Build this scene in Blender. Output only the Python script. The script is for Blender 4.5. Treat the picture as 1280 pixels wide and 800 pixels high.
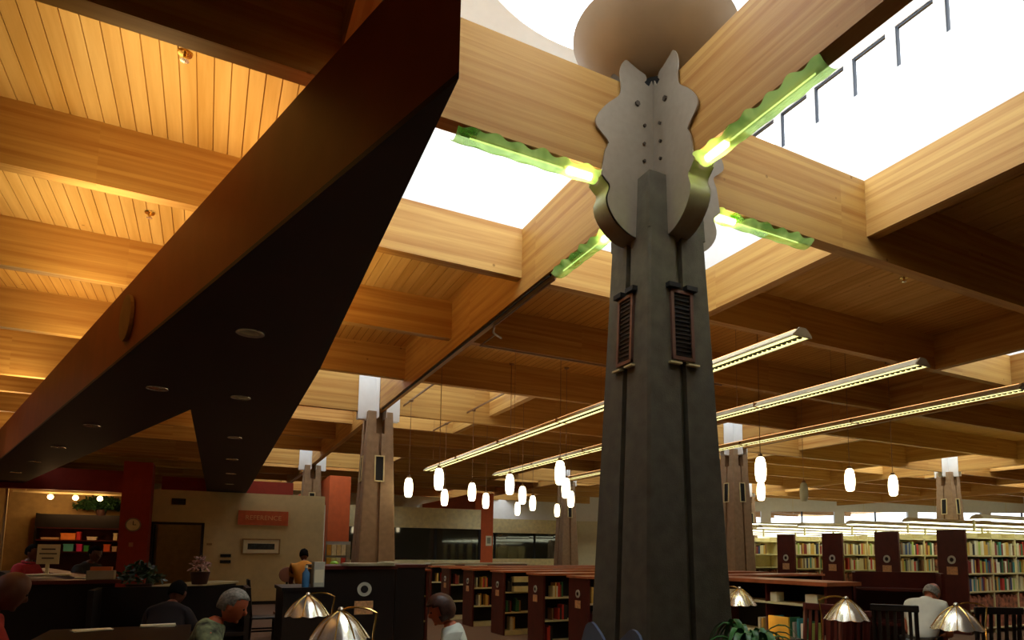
import bpy, bmesh, math, random
from mathutils import Vector, Matrix
from math import sin, cos, pi, radians, hypot, atan2
random.seed(7)
for o in list(bpy.data.objects): bpy.data.objects.remove(o)
SC = bpy.context.scene
COL = SC.collection

# ------------------------------------------------------------ camera
cam_d = bpy.data.cameras.new('camera'); cam = bpy.data.objects.new('camera', cam_d); COL.objects.link(cam)
yaw, pitch, roll = pi/4 + 0.2914, 0.10916, 0.00703
F = Vector((cos(yaw)*cos(pitch), sin(yaw)*cos(pitch), sin(pitch)))
R0 = Vector((sin(yaw), -cos(yaw), 0)); U0 = R0.cross(F)
Rv = R0*cos(roll) + U0*sin(roll); Uv = -R0*sin(roll) + U0*cos(roll)
m = Matrix((Rv, Uv, -F)).transposed().to_4x4(); m.translation = Vector((-3.0256, -4.0815, 1.6317))
cam.matrix_world = m
cam_d.sensor_width = 36; cam_d.lens = 829.45/1280*36
cam_d.shift_x = (640-706.65)/1280; cam_d.shift_y = (600.58-400)/1280
cam_d.clip_start = .05; cam_d.clip_end = 300
SC.camera = cam

# ------------------------------------------------------------ world, exposure
w = bpy.data.worlds.new('overcast_sky'); SC.world = w; w.use_nodes = True
bg = w.node_tree.nodes['Background']; bg.inputs[0].default_value = (.93, .97, 1, 1); bg.inputs[1].default_value = 5.0
SC.view_settings.view_transform = 'Standard'; SC.view_settings.look = 'None'
SC.view_settings.gamma = 1; SC.view_settings.use_curve_mapping = False
SC.view_settings.exposure = -0.55
SC.cycles.max_bounces = 7; SC.cycles.diffuse_bounces = 4; SC.cycles.glossy_bounces = 3
SC.cycles.sample_clamp_indirect = 6; SC.cycles.use_denoising = True
SC.cycles.caustics_reflective = False; SC.cycles.caustics_refractive = False

L = 9.6; S = 2.343; HB = 4.457; G = .13; ZB = 4.645; ZC = 5.19; GT = 5.21; WT = 7.0; HOLE = 1.68; GO = -.065; GH = .065; PT = .13
def lo(i): return i*L-S if i <= 0 else i*L-S+PT      # inner face of the well on its low side

def area(name, loc, sx, sy, power, col, rot=(0,0,0), shape='RECTANGLE'):
    d = bpy.data.lights.new(name, 'AREA'); d.shape = shape; d.size = sx; d.size_y = sy
    d.energy = power; d.color = col
    o = bpy.data.objects.new(name, d); o.location = loc; o.rotation_euler = rot; COL.objects.link(o); return o
DAY = (.93, .97, 1.0); WARM = (1, .71, .34)
# daylight coming down through the round roof lights
WELLS = [(-1, 0), (0, 0), (1, 0), (2, 0), (3, 0), (-1, 1), (0, 1), (1, 1), (2, 1), (3, 1), (-1, 2), (0, 2), (1, 2), (2, 2), (0, 3), (1, 3)]  # left-hand and rearmost wells added for the light they give
for i, j in WELLS:
    area('daylight', (i*L, j*L, WT+.35), 3.1, 3.1, 205 if (i, j) == (0, 0) else (290 if i >= 2 else 95), DAY, shape='DISK')
# cove uplights lying on top of the soffit
for k, y in enumerate((1.0, 2.6, 4.2)):
    area('cove_uplight', (-3.1-.30*y, y, 4.22), .5, 1.2, 20, WARM, (pi, 0, -.29))
for y, e_ in ((2.7, 34), (4.9, 30)):
    area('cove_uplight', (-2.38, y, 4.22), .25, 1.5, e_, (1, .66, .26), (pi, 0, 0))
for k in range(4):
    area('cove_uplight', (-4.9-.86*k, 6.6+2.9*k, 4.22), 0.6, 1.8, 27, WARM, (pi, 0, -.29))
for y in (7.5, 11., 14.5):
    area('cove_uplight', (-2.65, y, 4.22), .6, 1.8, 20, WARM, (pi, 0, 0))

# ------------------------------------------------------------ material helpers
def nt(name):
    m = bpy.data.materials.new(name); m.use_nodes = True; t = m.node_tree
    return m, t, t.nodes, t.links, t.nodes['Principled BSDF']
def mat(name, col, rough=.55, metal=0, var=.12, scale=6, bump=0, spec=.5):
    m, t, N, K, b = nt(name)
    b.inputs['Roughness'].default_value = rough; b.inputs['Metallic'].default_value = metal
    b.inputs['Specular IOR Level'].default_value = spec
    n = N.new('ShaderNodeTexNoise'); n.inputs['Scale'].default_value = scale; n.inputs['Detail'].default_value = 5
    tc = N.new('ShaderNodeTexCoord'); K.new(tc.outputs['Object'], n.inputs['Vector'])
    r = N.new('ShaderNodeValToRGB'); c = Vector(col[:3])
    r.color_ramp.elements[0].color = (*(c*(1-var)), 1); r.color_ramp.elements[1].color = (*[min(1, x*(1+var)) for x in c], 1)
    r.color_ramp.elements[0].position = .3; r.color_ramp.elements[1].position = .7
    K.new(n.outputs[0], r.inputs[0]); K.new(r.outputs[0], b.inputs['Base Color'])
    if bump:
        bp = N.new('ShaderNodeBump'); bp.inputs['Strength'].default_value = bump; bp.inputs['Distance'].default_value = .01
        n2 = N.new('ShaderNodeTexNoise'); n2.inputs['Scale'].default_value = scale*12; K.new(tc.outputs['Object'], n2.inputs['Vector'])
        K.new(n2.outputs[0], bp.inputs['Height']); K.new(bp.outputs[0], b.inputs['Normal'])
    return m
def emis(name, col, st):
    m, t, N, K, b = nt(name)
    b.inputs['Base Color'].default_value = (*col, 1); b.inputs['Emission Color'].default_value = (*col, 1); b.inputs['Emission Strength'].default_value = st
    return m
def wood(name, axis, c1, c2, rough=.42, lam=True, grain=1.0, seams=0):
    """laminated timber whose grain runs along world axis 0 (X) or 1 (Y)"""
    m, t, N, K, b = nt(name)
    b.inputs['Roughness'].default_value = rough+.12; b.inputs['Specular IOR Level'].default_value = .25
    geo = N.new('ShaderNodeNewGeometry'); mp = N.new('ShaderNodeMapping')
    sc = [9*grain, 9*grain, 14*grain]; sc[axis] = .45*grain; mp.inputs['Scale'].default_value = sc
    K.new(geo.outputs['Position'], mp.inputs['Vector'])
    n = N.new('ShaderNodeTexNoise'); n.inputs['Scale'].default_value = 1.3; n.inputs['Detail'].default_value = 6; n.inputs['Roughness'].default_value = .62
    K.new(mp.outputs[0], n.inputs['Vector'])
    # board-to-board tint: brick cells stretched along the grain
    mp2 = N.new('ShaderNodeMapping'); K.new(geo.outputs['Position'], mp2.inputs['Vector'])
    s2 = [26, 26, 26]; s2[axis] = .5; mp2.inputs['Scale'].default_value = s2
    fl = N.new('ShaderNodeVectorMath'); fl.operation = 'FLOOR'; K.new(mp2.outputs[0], fl.inputs[0])
    wn = N.new('ShaderNodeTexWhiteNoise'); K.new(fl.outputs[0], wn.inputs['Vector'])
    mx = N.new('ShaderNodeMath'); mx.operation = 'MULTIPLY_ADD'; mx.inputs[1].default_value = .26 if lam else .0
    K.new(wn.outputs['Value'], mx.inputs[0]); K.new(n.outputs[0], mx.inputs[2])
    oi = N.new('ShaderNodeObjectInfo'); ad = N.new('ShaderNodeMath'); ad.operation = 'MULTIPLY_ADD'; ad.inputs[1].default_value = .16
    K.new(oi.outputs['Random'], ad.inputs[0]); K.new(mx.outputs[0], ad.inputs[2])
    r = N.new('ShaderNodeValToRGB'); r.color_ramp.elements[0].color = (*c1, 1); r.color_ramp.elements[1].color = (*c2, 1)
    r.color_ramp.elements[0].position = .36; r.color_ramp.elements[1].position = .92
    K.new(ad.outputs[0], r.inputs[0])
    out = r.outputs[0]
    # knots
    v = N.new('ShaderNodeTexVoronoi'); v.inputs['Scale'].default_value = 2.6; K.new(geo.outputs['Position'], v.inputs['Vector'])
    kr = N.new('ShaderNodeValToRGB'); kr.color_ramp.elements[0].position = .03; kr.color_ramp.elements[1].position = .05
    kr.color_ramp.elements[0].color = (.35, .25, .15, 1); kr.color_ramp.elements[1].color = (1, 1, 1, 1)
    K.new(v.outputs['Distance'], kr.inputs[0])
    mm = N.new('ShaderNodeMix'); mm.data_type = 'RGBA'; mm.blend_type = 'MULTIPLY'; mm.inputs[0].default_value = .7
    K.new(out, mm.inputs[6]); K.new(kr.outputs[0], mm.inputs[7]); out = mm.outputs[2]
    if seams:
        sx = N.new('ShaderNodeSeparateXYZ'); K.new(geo.outputs['Position'], sx.inputs[0])
        fr = N.new('ShaderNodeMath'); fr.operation = 'DIVIDE'; fr.inputs[1].default_value = seams; K.new(sx.outputs[1-axis], fr.inputs[0])
        f2 = N.new('ShaderNodeMath'); f2.operation = 'FRACT'; K.new(fr.outputs[0], f2.inputs[0])
        gt = N.new('ShaderNodeMath'); gt.operation = 'GREATER_THAN'; gt.inputs[1].default_value = .09; K.new(f2.outputs[0], gt.inputs[0])
        m2 = N.new('ShaderNodeMix'); m2.data_type = 'RGBA'; m2.blend_type = 'MULTIPLY'; m2.inputs[0].default_value = 1
        cc = N.new('ShaderNodeMix'); cc.data_type = 'RGBA'; cc.inputs[6].default_value = (.5, .38, .25, 1); cc.inputs[7].default_value = (1, 1, 1, 1)
        K.new(gt.outputs[0], cc.inputs[0]); K.new(out, m2.inputs[6]); K.new(cc.outputs[2], m2.inputs[7]); out = m2.outputs[2]
    K.new(out, b.inputs['Base Color'])
    bp = N.new('ShaderNodeBump'); bp.inputs['Strength'].default_value = .12; bp.inputs['Distance'].default_value = .004
    K.new(n.outputs[0], bp.inputs['Height']); K.new(bp.outputs[0], b.inputs['Normal'])
    return m

WX = wood('glulam_along_x', 0, (.375, .155, .030), (.62, .375, .108))
WY = wood('glulam_along_y', 1, (.375, .155, .030), (.62, .375, .108))
PLK = wood('shade_tinted_pine_boards', 1, (.50, .24, .045), (.72, .43, .12), rough=.5, lam=False, grain=.8, seams=.115)  # same pine as the near boards, darkened for the dim ceiling
PLK1 = wood('pine_board', 1, (.62, .37, .10), (.88, .63, .25), rough=.5, lam=False, grain=.8)
WHITE = mat('white_plaster', (.86, .88, .88), .8, var=.03)
CREAM = mat('cream_wall_paint', (.70, .58, .30), .8, var=.05)
CREAM2 = mat('pale_wall_paint', (.72, .70, .52), .8, var=.05)
RED = mat('brick_red_paint', (.30, .028, .010), .7, var=.10)
ORANGE = mat('orange_red_paint', (.62, .12, .025), .7, var=.08)
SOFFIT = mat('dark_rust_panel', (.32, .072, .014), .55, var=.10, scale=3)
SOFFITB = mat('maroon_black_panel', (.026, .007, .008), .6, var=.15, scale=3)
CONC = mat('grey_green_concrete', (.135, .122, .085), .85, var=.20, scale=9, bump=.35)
CONC2 = mat('warm_lit_concrete', (.37, .25, .145), .85, var=.15, scale=9, bump=.3)  # warm light on the hall columns put into the concrete colour
STEEL = mat('taupe_painted_steel', (.335, .29, .22), .5, .2, var=.05, scale=20)
DISHM = mat('bronze_painted_dish', (.34, .235, .13), .55, .15, var=.05)
BLUES = mat('blue_grey_steel', (.16, .20, .30), .45, .3, var=.08)
COPPER = mat('copper_frame', (.20, .10, .07), .5, .3)
BLACK = mat('black', (.006, .006, .006), .7)
DARKW = mat('espresso_wood', (.007, .004, .003), .4, var=.3, scale=4)
MAHOG = mat('mahogany_wood', (.085, .010, .006), .4, var=.25, scale=5)
MAHOGL = mat('lit_reddish_wood_top', (.45, .13, .045), .3, var=.25, scale=5)  # reddish wood, lightened for the light falling on shelf tops
CARPET = mat('taupe_carpet', (.16, .082, .040), .95, var=.15, scale=30, bump=.4)
SHELFM = mat('cream_shelf_metal', (.78, .68, .36), .5)
PAPER = mat('paper', (.85, .80, .55), .8, var=.04)
CHROME = mat('polished_nickel', (.88, .86, .76), .22, .8, var=.1, scale=8)
BRASS = mat('brass', (.65, .42, .12), .25, 1.0)
GLASSD = mat('dark_reflective_glass', (.012, .014, .012), .04, 0, spec=1.0)
FRAME = mat('dark_window_frame', (.02, .03, .05), .5)
PIPE = mat('bronze_conduit', (.30, .18, .10), .4, .6)
LEAF = mat('leaf_green', (.035, .16, .03), .45, var=.4, scale=12)
LEAFD = mat('dark_leaf', (.012, .045, .012), .5, var=.4, scale=12)
TUBE = emis('fluorescent_lamp', (1, .90, .36), 2.6)
CAPM = mat('end_cap_bronze', (.42, .33, .20), .4)
FILLUP = emis('ceiling_fill_glow', (1, .55, .2), 3.5)  # added glow, tinted amber to warm the ceiling
TUBEF = emis('stack_fluorescent_lamp', (.95, 1, .72), 6)
OPAL = emis('lit_opal_glass', (1, .84, .52), 9)
OPALOFF = mat('unlit_opal_glass', (.62, .66, .50), .3)
GLOBE = emis('lit_globe', (1, .62, .25), 22)
HOT = emis('halogen_lamp', (1, .86, .5), 30)

def glass_mat(name, col, rough=.02):
    m, t, N, K, b = nt(name)
    out = N['Material Output']; g = N.new('ShaderNodeBsdfGlossy'); g.inputs['Roughness'].default_value = rough
    tr = N.new('ShaderNodeBsdfTransparent'); tr.inputs[0].default_value = (*col, 1)
    mx = N.new('ShaderNodeMixShader'); mx.inputs[0].default_value = .06; K.new(tr.outputs[0], mx.inputs[1]); K.new(g.outputs[0], mx.inputs[2])
    K.new(mx.outputs[0], out.inputs[0]); return m
GLASS = glass_mat('clear_glazing', (.96, .98, 1))
def green_glass():
    m, t, N, K, b = nt('green_cast_glass')
    out = N['Material Output']
    tl = N.new('ShaderNodeBsdfTranslucent'); gl = N.new('ShaderNodeBsdfGlossy'); gl.inputs['Roughness'].default_value = .15
    tr = N.new('ShaderNodeBsdfTransparent'); tr.inputs[0].default_value = (.62, .92, .35, 1)
    n = N.new('ShaderNodeTexNoise'); n.inputs['Scale'].default_value = 4; n.inputs['Distortion'].default_value = .6
    geo = N.new('ShaderNodeNewGeometry'); K.new(geo.outputs['Position'], n.inputs['Vector'])
    r = N.new('ShaderNodeValToRGB'); r.color_ramp.elements[0].color = (.04, .26, .01, 1); r.color_ramp.elements[1].color = (.62, .95, .28, 1)
    r.color_ramp.elements[0].position = .35; r.color_ramp.elements[1].position = .65
    K.new(n.outputs[0], r.inputs[0]); K.new(r.outputs[0], tl.inputs[0])
    a = N.new('ShaderNodeMixShader'); a.inputs[0].default_value = .45; K.new(tl.outputs[0], a.inputs[1]); K.new(tr.outputs[0], a.inputs[2])
    c = N.new('ShaderNodeMixShader'); c.inputs[0].default_value = .12; K.new(a.outputs[0], c.inputs[1]); K.new(gl.outputs[0], c.inputs[2])
    K.new(c.outputs[0], out.inputs[0]); return m
GREEN = green_glass()

# ------------------------------------------------------------ mesh helpers
class MB:
    def __init__(s): s.v = []; s.f = []
    def add(s, vs, fs):
        o = len(s.v); s.v += [tuple(x) for x in vs]; s.f += [tuple(o+i for i in f) for f in fs]; return s
    def box(s, x0, x1, y0, y1, z0, z1):
        return s.add([(x0,y0,z0),(x1,y0,z0),(x1,y1,z0),(x0,y1,z0),(x0,y0,z1),(x1,y0,z1),(x1,y1,z1),(x0,y1,z1)],
              [(0,3,2,1),(4,5,6,7),(0,1,5,4),(1,2,6,5),(2,3,7,6),(3,0,4,7)])
    def prism(s, pts, d, ax='z', o=0):
        """polygon pts (a,b) extruded between o and o+d along ax"""
        n = len(pts)
        def P(a, b, c): return {'z': (a, b, c), 'y': (a, c, b), 'x': (c, a, b)}[ax]
        vs = [P(a, b, o) for a, b in pts] + [P(a, b, o+d) for a, b in pts]
        return s.add(vs, [tuple(range(n))[::-1], tuple(range(n, 2*n))] + [(i, (i+1) % n, n+(i+1) % n, n+i) for i in range(n)])
    def lathe(s, prof, n=24, c=(0,0,0)):
        vs = []; fs = []; k = len(prof)
        for i in range(n):
            a = 2*pi*i/n
            vs += [(c[0]+r*cos(a), c[1]+r*sin(a), c[2]+z) for r, z in prof]
        for i in range(n):
            for j in range(k-1):
                fs.append((i*k+j, ((i+1) % n)*k+j, ((i+1) % n)*k+j+1, i*k+j+1))
        return s.add(vs, fs)
    def tube(s, path, r, n=8, cap=True):
        path = [Vector(p) for p in path]; rings = []; o = len(s.v); vs = []; fs = []
        for i, p in enumerate(path):
            d = (path[min(i+1, len(path)-1)] - path[max(i-1, 0)]).normalized()
            a = d.orthogonal().normalized() if i == 0 else (pa - d*pa.dot(d)).normalized()
            pa = a; b = d.cross(a); rr = r[i] if isinstance(r, (list, tuple)) else r
            vs += [p + (a*cos(2*pi*k/n) + b*sin(2*pi*k/n))*rr for k in range(n)]
        for i in range(len(path)-1):
            for k in range(n): fs.append((i*n+k, i*n+(k+1) % n, (i+1)*n+(k+1) % n, (i+1)*n+k))
        if cap: fs += [tuple(range(n))[::-1], tuple(range((len(path)-1)*n, len(path)*n))]
        return s.add(vs, fs)
    def sph(s, c, r, n=16, k=10, sc=(1,1,1)):
        prof = [(max(1e-4, sin(pi*i/k)), -cos(pi*i/k)) for i in range(k+1)]
        t = MB().lathe(prof, n)
        return s.add([(c[0]+x*r*sc[0], c[1]+y*r*sc[1], c[2]+z*r*sc[2]) for x, y, z in t.v], t.f)
    def mesh(s, name, m, smooth=False, bevel=0):
        me = bpy.data.meshes.new(name); me.from_pydata(s.v, [], s.f)
        bm = bmesh.new(); bm.from_mesh(me); bmesh.ops.recalc_face_normals(bm, faces=bm.faces)
        if bevel: bmesh.ops.bevel(bm, geom=bm.edges[:], offset=bevel, segments=1, affect='EDGES')
        bm.to_mesh(me); bm.free()
        me.materials.append(m)
        if smooth:
            me.polygons.foreach_set('use_smooth', [True]*len(me.polygons))
            try: me.set_sharp_from_angle(angle=radians(38))
            except Exception: pass
        return me
    def obj(s, name, m, parent=None, smooth=False, bevel=0, loc=None):
        o = bpy.data.objects.new(name, s.mesh(name, m, smooth, bevel)); COL.objects.link(o)
        if parent: o.parent = parent
        if loc: o.location = loc
        return o
def tag(o, label, cat, group=None):
    o['label'] = label; o['category'] = cat
    if group: o['group'] = group
    return o
def thing(name, label, cat, loc=(0,0,0), rz=0, group=None):
    o = bpy.data.objects.new(name, None); COL.objects.link(o); o.location = loc; o.rotation_euler = (0, 0, rz)
    o.empty_display_size = .1
    return tag(o, label, cat, group)
def struct(o): o['kind'] = 'structure'; return o
def stuff(o): o['kind'] = 'stuff'; return o
def lab(o, t): o['label'] = t; return o
KIDS = {}
def link(name, me, parent=None, loc=(0,0,0), rz=0, sc=None):
    o = bpy.data.objects.new(name, me); COL.objects.link(o); o.location = loc; o.rotation_euler = (0,0,rz)
    if sc: o.scale = sc
    if parent: o.parent = parent
    return o
def dup(root, loc, rz, label, group=None):
    r = root.copy(); COL.objects.link(r); r.location = loc; r.rotation_euler = (0,0,rz); r['label'] = label
    if group: r['group'] = group
    for c in [x for x in bpy.data.objects if x.parent == root]:
        d = c.copy(); COL.objects.link(d); d.parent = r
        for g in [x for x in bpy.data.objects if x.parent == c]:
            e = g.copy(); COL.objects.link(e); e.parent = d
    return r

# ============================================================ SHELL
XL, XR, YN, YF = -16.0, 46.0, -9.6, 40.0
struct(MB().box(XL, XR, YN, YF, -.1, 0).obj('floor', CARPET))
# ceiling deck with openings at every column well
cb = MB(); xs = [XL]; ys = [YN-.1]
for i in range(-1, 5): xs += [lo(i)-.05, i*L+S+.05]
for j in range(-1, 4): ys += [lo(j)-.05, j*L+S+.05]
xs.append(XR+1); ys.append(YF)
xs = sorted(x for x in xs if XL <= x <= XR+1); ys = sorted(y for y in ys if YN-.1 <= y <= YF)
for a in range(len(xs)-1):
    for b in range(len(ys)-1):
        mx_, my_ = (xs[a]+xs[a+1])/2, (ys[b]+ys[b+1])/2
        i, j = round(mx_/L), round(my_/L)
        if (i, j) in WELLS and abs(mx_-i*L) < S-.1 and abs(my_-j*L) < S-.1: continue
        cb.box(xs[a], xs[a+1], ys[b], ys[b+1], ZC+.02, ZC+.14)
ceil = struct(cb.obj('ceiling', PLK))
# real boards over the near left bays
W = .115
def plank(x, y0, y1): 
    z = ZC + random.uniform(-.002, .003)
    MB().box(x+.004, x+W-.004, y0, y1, z, ZC+.019).obj('ceiling_board', PLK1, ceil)
for k in range(36): plank(-S-.14-W*(k+1), 0, S)
for k in range(40): plank(-S-.05-W*(k+1), S+.13, L/2-.065)
for k in range(22): plank(-S+.3+W*k, S+.13, L/2-.065)
for k in range(30): plank(S+.14+W*k, 0, S)
for k in range(28): plank(S+.14+W*k, -S+.13, -G)
# girders
for j in range(0, 4):
    for i in range(-2, 4):
        x0, x1 = i*L, (i+1)*L
        MB().box(x0+GO, x1+GO, j*L+GO-GH, j*L+GO+GH, HB, GT).obj('ceiling_girder', WX, ceil)
for i in range(-1, 4):
    for j in range(-1, 4):
        y0, y1 = j*L, (j+1)*L-G
        MB().box(i*L+GO-GH, i*L+GO+GH, y0, y1, HB, GT).obj('ceiling_girder', WY, ceil)
# purlins
for j in range(-1, 4):
    for i in range(-2, 4):
        for yy in (j*L+S+PT/2, j*L+L/2, lo(j+1)-PT/2):
            MB().box(i*L, (i+1)*L-G, yy-PT/2, yy+PT/2, ZB, ZC+.02).obj('ceiling_purlin', WX, ceil)
for i, j in WELLS:
    for sx in (-1, 1):
        for sy in (-1, 1):
            xc = i*L+S+PT/2 if sx > 0 else lo(i)-PT/2; ya, yb = (j*L, j*L+S) if sy > 0 else (lo(j), j*L-G)
            MB().box(xc-PT/2, xc+PT/2, ya, yb, ZB, ZC+.02).obj('ceiling_crossbeam', WY, ceil)
# light wells
def well(i, j):
    near = (i, j) == (0, 0); t = .06
    xa, xb, ya, yb = lo(i), i*L+S, lo(j), j*L+S; cx, cy = i*L, j*L
    mb = MB(); z1, z2 = 6.12, 6.53; n = 10; zl = ZC+.02
    def side(m_, q, s, l0, l1, z0, z3, o0=0, o1=t):
        """a slab on side s of axis q, between l0 and l1 along the wall, o0..o1 outward"""
        base = (xb if s > 0 else xa) if q == 'x' else (yb if s > 0 else ya)
        a, b = sorted((base+s*o0, base+s*o1))
        m_.box(*((a, b, l0, l1) if q == 'x' else (l0, l1, a, b)), z0, z3)
    for q in ('x', 'y'):
        l0, l1 = (ya, yb) if q == 'x' else (xa, xb)
        for s in (-1, 1):
            side(mb, q, s, l0-t, l1+t, zl, z1); side(mb, q, s, l0-t, l1+t, z2, WT)
            for k in range(n+1):
                c = l0+k*(l1-l0)/n; side(mb, q, s, max(l0-t, c-.05), min(l1+t, c+.05), z1, z2)
    wl = struct(mb.obj('trim_1' if near else 'trim_2', WHITE))
    nn_ = 64; vs = []; fs = []; mx_, my_ = (xa+xb)/2, (ya+yb)/2; hx = (xb-xa)/2+t
    for k in range(nn_):
        a = 2*pi*k/nn_; q = 1/max(abs(cos(a)), abs(sin(a)))*hx
        vs += [(cx+HOLE*cos(a), cy+HOLE*sin(a), WT), (mx_+q*cos(a), my_+q*sin(a), WT), (cx+HOLE*cos(a), cy+HOLE*sin(a), WT+.25)]
    for k in range(nn_):
        a, b = 3*k, 3*((k+1) % nn_); fs += [(a, b, b+1, a+1), (a, a+2, b+2, b)]
    MB().add(vs, fs).obj('well_ceiling', WHITE, wl)
    MB().lathe([(HOLE+.02, .24), (HOLE*.8, .42), (HOLE*.45, .52), (.001, .56)], 32, (cx, cy, WT)).obj('skylight_dome', GLASS, wl, True)
    if not near: 
        for q in ('x', 'y'):
            for s in (-1, 1):
                l0, l1 = (ya, yb) if q == 'x' else (xa, xb); g = MB(); side(g, q, s, l0, l1, z1, z2, .03, .0301); g.obj('glazing_strip', GLASS, wl)
        return
    for q in ('x', 'y'):
        l0, l1 = (ya, yb) if q == 'x' else (xa, xb)
        for s in (-1, 1):
            for k in range(n):
                c0, c1 = l0+k*(l1-l0)/n+.05, l0+(k+1)*(l1-l0)/n-.05
                f = MB(); side(f, q, s, c0, c1, z2-.022, z2, .012, .04); side(f, q, s, c1-.02, c1, z1, z2-.022, .012, .04)
                fr = f.obj('window_frame', FRAME, wl)
                base = ((xb if s > 0 else xa) if q == 'x' else (yb if s > 0 else ya))+s*.03
                v = [(base, c0, z1), (base, c1, z1), (base, c1, z2), (base, c0, z2)] if q == 'x' else [(c0, base, z1), (c1, base, z1), (c1, base, z2), (c0, base, z2)]
                MB().add(v, [(0, 1, 2, 3)]).obj('window_pane', GLASS, fr)
for i, j in WELLS: well(i, j)

def wall(name, x0, x1, y0, y1, z0, z1, m, parent=None):
    o = MB().box(x0, x1, y0, y1, z0, z1).obj(name, m, parent); return o if parent else struct(o)
wall('wall_left', XL-.2, XL, YN, 32, 0, GT, CREAM2)
wall('wall_near', XL, XR, YN-.2, YN, 0, GT, CREAM2)
wall('wall_back', XL, 10.6, 31.7, 31.9, 0, GT, CREAM2)
# long far wall of the reading hall, set at an angle, with its window band
D = Vector((.88, -.475, 0)); Nn = Vector((.475, .88, 0)); P0 = Vector((10.6, 31.7, 0))
def slant(name, t0, t1, z0, z1, m, parent=None, off=0, th=.2):
    a, b = P0+D*t0+Nn*off, P0+D*t1+Nn*off; c, d = b+Nn*th, a+Nn*th
    o = MB().add([(*p.xy, z) for z in (z0, z1) for p in (a, b, c, d)], [(0,1,2,3),(4,5,6,7),(0,1,5,4),(1,2,6,5),(2,3,7,6),(3,0,4,7)]).obj(name, m, parent)
    return o
fw = struct(slant('wall_right', 0, 42, 0, 3.45, CREAM2))
slant('upper_wall', 0, 42, 4.1, GT, WHITE, fw)
slant('wall_panel', 0, 12, 3.45, 4.1, WHITE, fw)
t = 12; k = 0
while t < 41:
    slant('window_pier', t, t+.55, 3.45, 4.1, WHITE, fw)
    wn = struct(slant('window_%d' % (k+1), t+.55, t+4.2, 3.45, 4.1, GLASS, None, .1, .01))
    slant('mullion', t+2.3, t+2.38, 3.45, 4.1, FRAME, wn, .04, .06)
    t += 4.2; k += 1
wall('wall_far_right', 44, 44.2, YN, 14, 0, GT, CREAM2)

# reference-room wall
RW = MB()
RW.box(-3.09, .31, 18.6, 18.72, 0, 3.41); RW.box(-4.50, -3.09, 18.6, 18.72, 2.46, 3.41); RW.box(-4.9, -4.47, 18.6, 18.72, 0, 3.41)
rw = struct(RW.obj('wall_reference', CREAM))
dr = struct(MB().box(-4.47, -4.39, 18.57, 18.74, 0, 2.46).box(-3.17, -3.09, 18.57, 18.74, 0, 2.46).box(-4.47, -3.09, 18.57, 18.74, 2.39, 2.46).obj('door_1', DARKW))
MB().box(-4.40, -4.34, 18.74, 19.7, .02, 2.38).obj('door_leaf', DARKW, dr)
DIM = mat('dimmed_office_wall', (.22, .15, .06), .8)  # dimness of the office put into its wall colour
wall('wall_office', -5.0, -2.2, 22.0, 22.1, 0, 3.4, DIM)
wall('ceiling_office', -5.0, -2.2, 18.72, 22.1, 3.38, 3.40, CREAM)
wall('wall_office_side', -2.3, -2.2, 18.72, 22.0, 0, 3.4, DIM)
struct(MB().box(-3.09, .31, 18.58, 18.6, 0, .1).obj('baseboard_back', DARKW))
# alcove on the left
TANW = mat('tan_wall_paint', (.46, .33, .13), .8)
wall('wall_alcove', -9.6, -4.9, 21.4, 21.5, 0, 3.9, TANW)
wall('ceiling_alcove', -9.6, -4.9, 19.25, 21.5, 3.86, 3.92, TANW)
wall('wall_alcove_side', -9.7, -9.6, 18, 21.5, 0, 3.9, MAHOG)
struct(MB().box(-11.5, -8.0, 17.6, 17.9, 0, 4.0).obj('wall_dark_return', MAHOG))
# red bulkhead band running above both
struct(MB().box(-9.6, -5.1, 18.95, 19.25, 3.30, 3.92).obj('trim_3', RED))
struct(MB().box(-4.3, -.6, 19.25, 19.6, 3.44, 3.86).obj('trim_4', RED))
pl = struct(MB().box(-5.12, -4.44, 17.5, 18.5, 0, 4.06).obj('wall_pillar_red', RED))
# orange pillars with their bulkheads running back
struct(MB().box(.72, 1.45, 20.5, 21.2, 0, 4.32).obj('wall_pillar_orange', ORANGE))
struct(MB().box(.72, 1.0, 21.2, 30, 3.44, 4.3).obj('trim_5', ORANGE))
struct(MB().box(7.30, 8.15, 23.4, 24.1, 0, 4.25).obj('wall_pillar_middle', ORANGE))
struct(MB().box(7.30, 7.6, 24.1, 31.6, 3.5, 4.25).obj('trim_6', ORANGE))
# cream bulkheads over the dark glazed fronts
def front(n, x0, x1, y, zt, zb, m):
    struct(MB().box(x0, x1, y, y+.3, zb, zt).obj('trim_%d' % n, m))
    struct(MB().box(x0, x1, y+.02, y+.2, 0, 1.32).obj('wall_front_%d' % n, m))
    g = struct(MB().box(x0, x1, y+.12, y+.14, 1.32, zb).obj('window_%d' % (n+30), GLASSD))
    k = 3
    for q in range(k+1):
        xx = x0+(x1-x0)*q/k; MB().box(xx-.05, xx+.05, y+.08, y+.18, 1.32, zb).obj('mullion', BLACK, g)
CREAM3 = mat('cream_paint_brightened', (.82, .74, .40), .8)  # cream paint raised to stand in for light on these fronts
front(7, 1.45, 7.30, 22.7, 3.46, 2.62, CREAM3)
front(8, 8.15, 15.2, 28.8, 3.44, 2.69, CREAM3)

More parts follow.
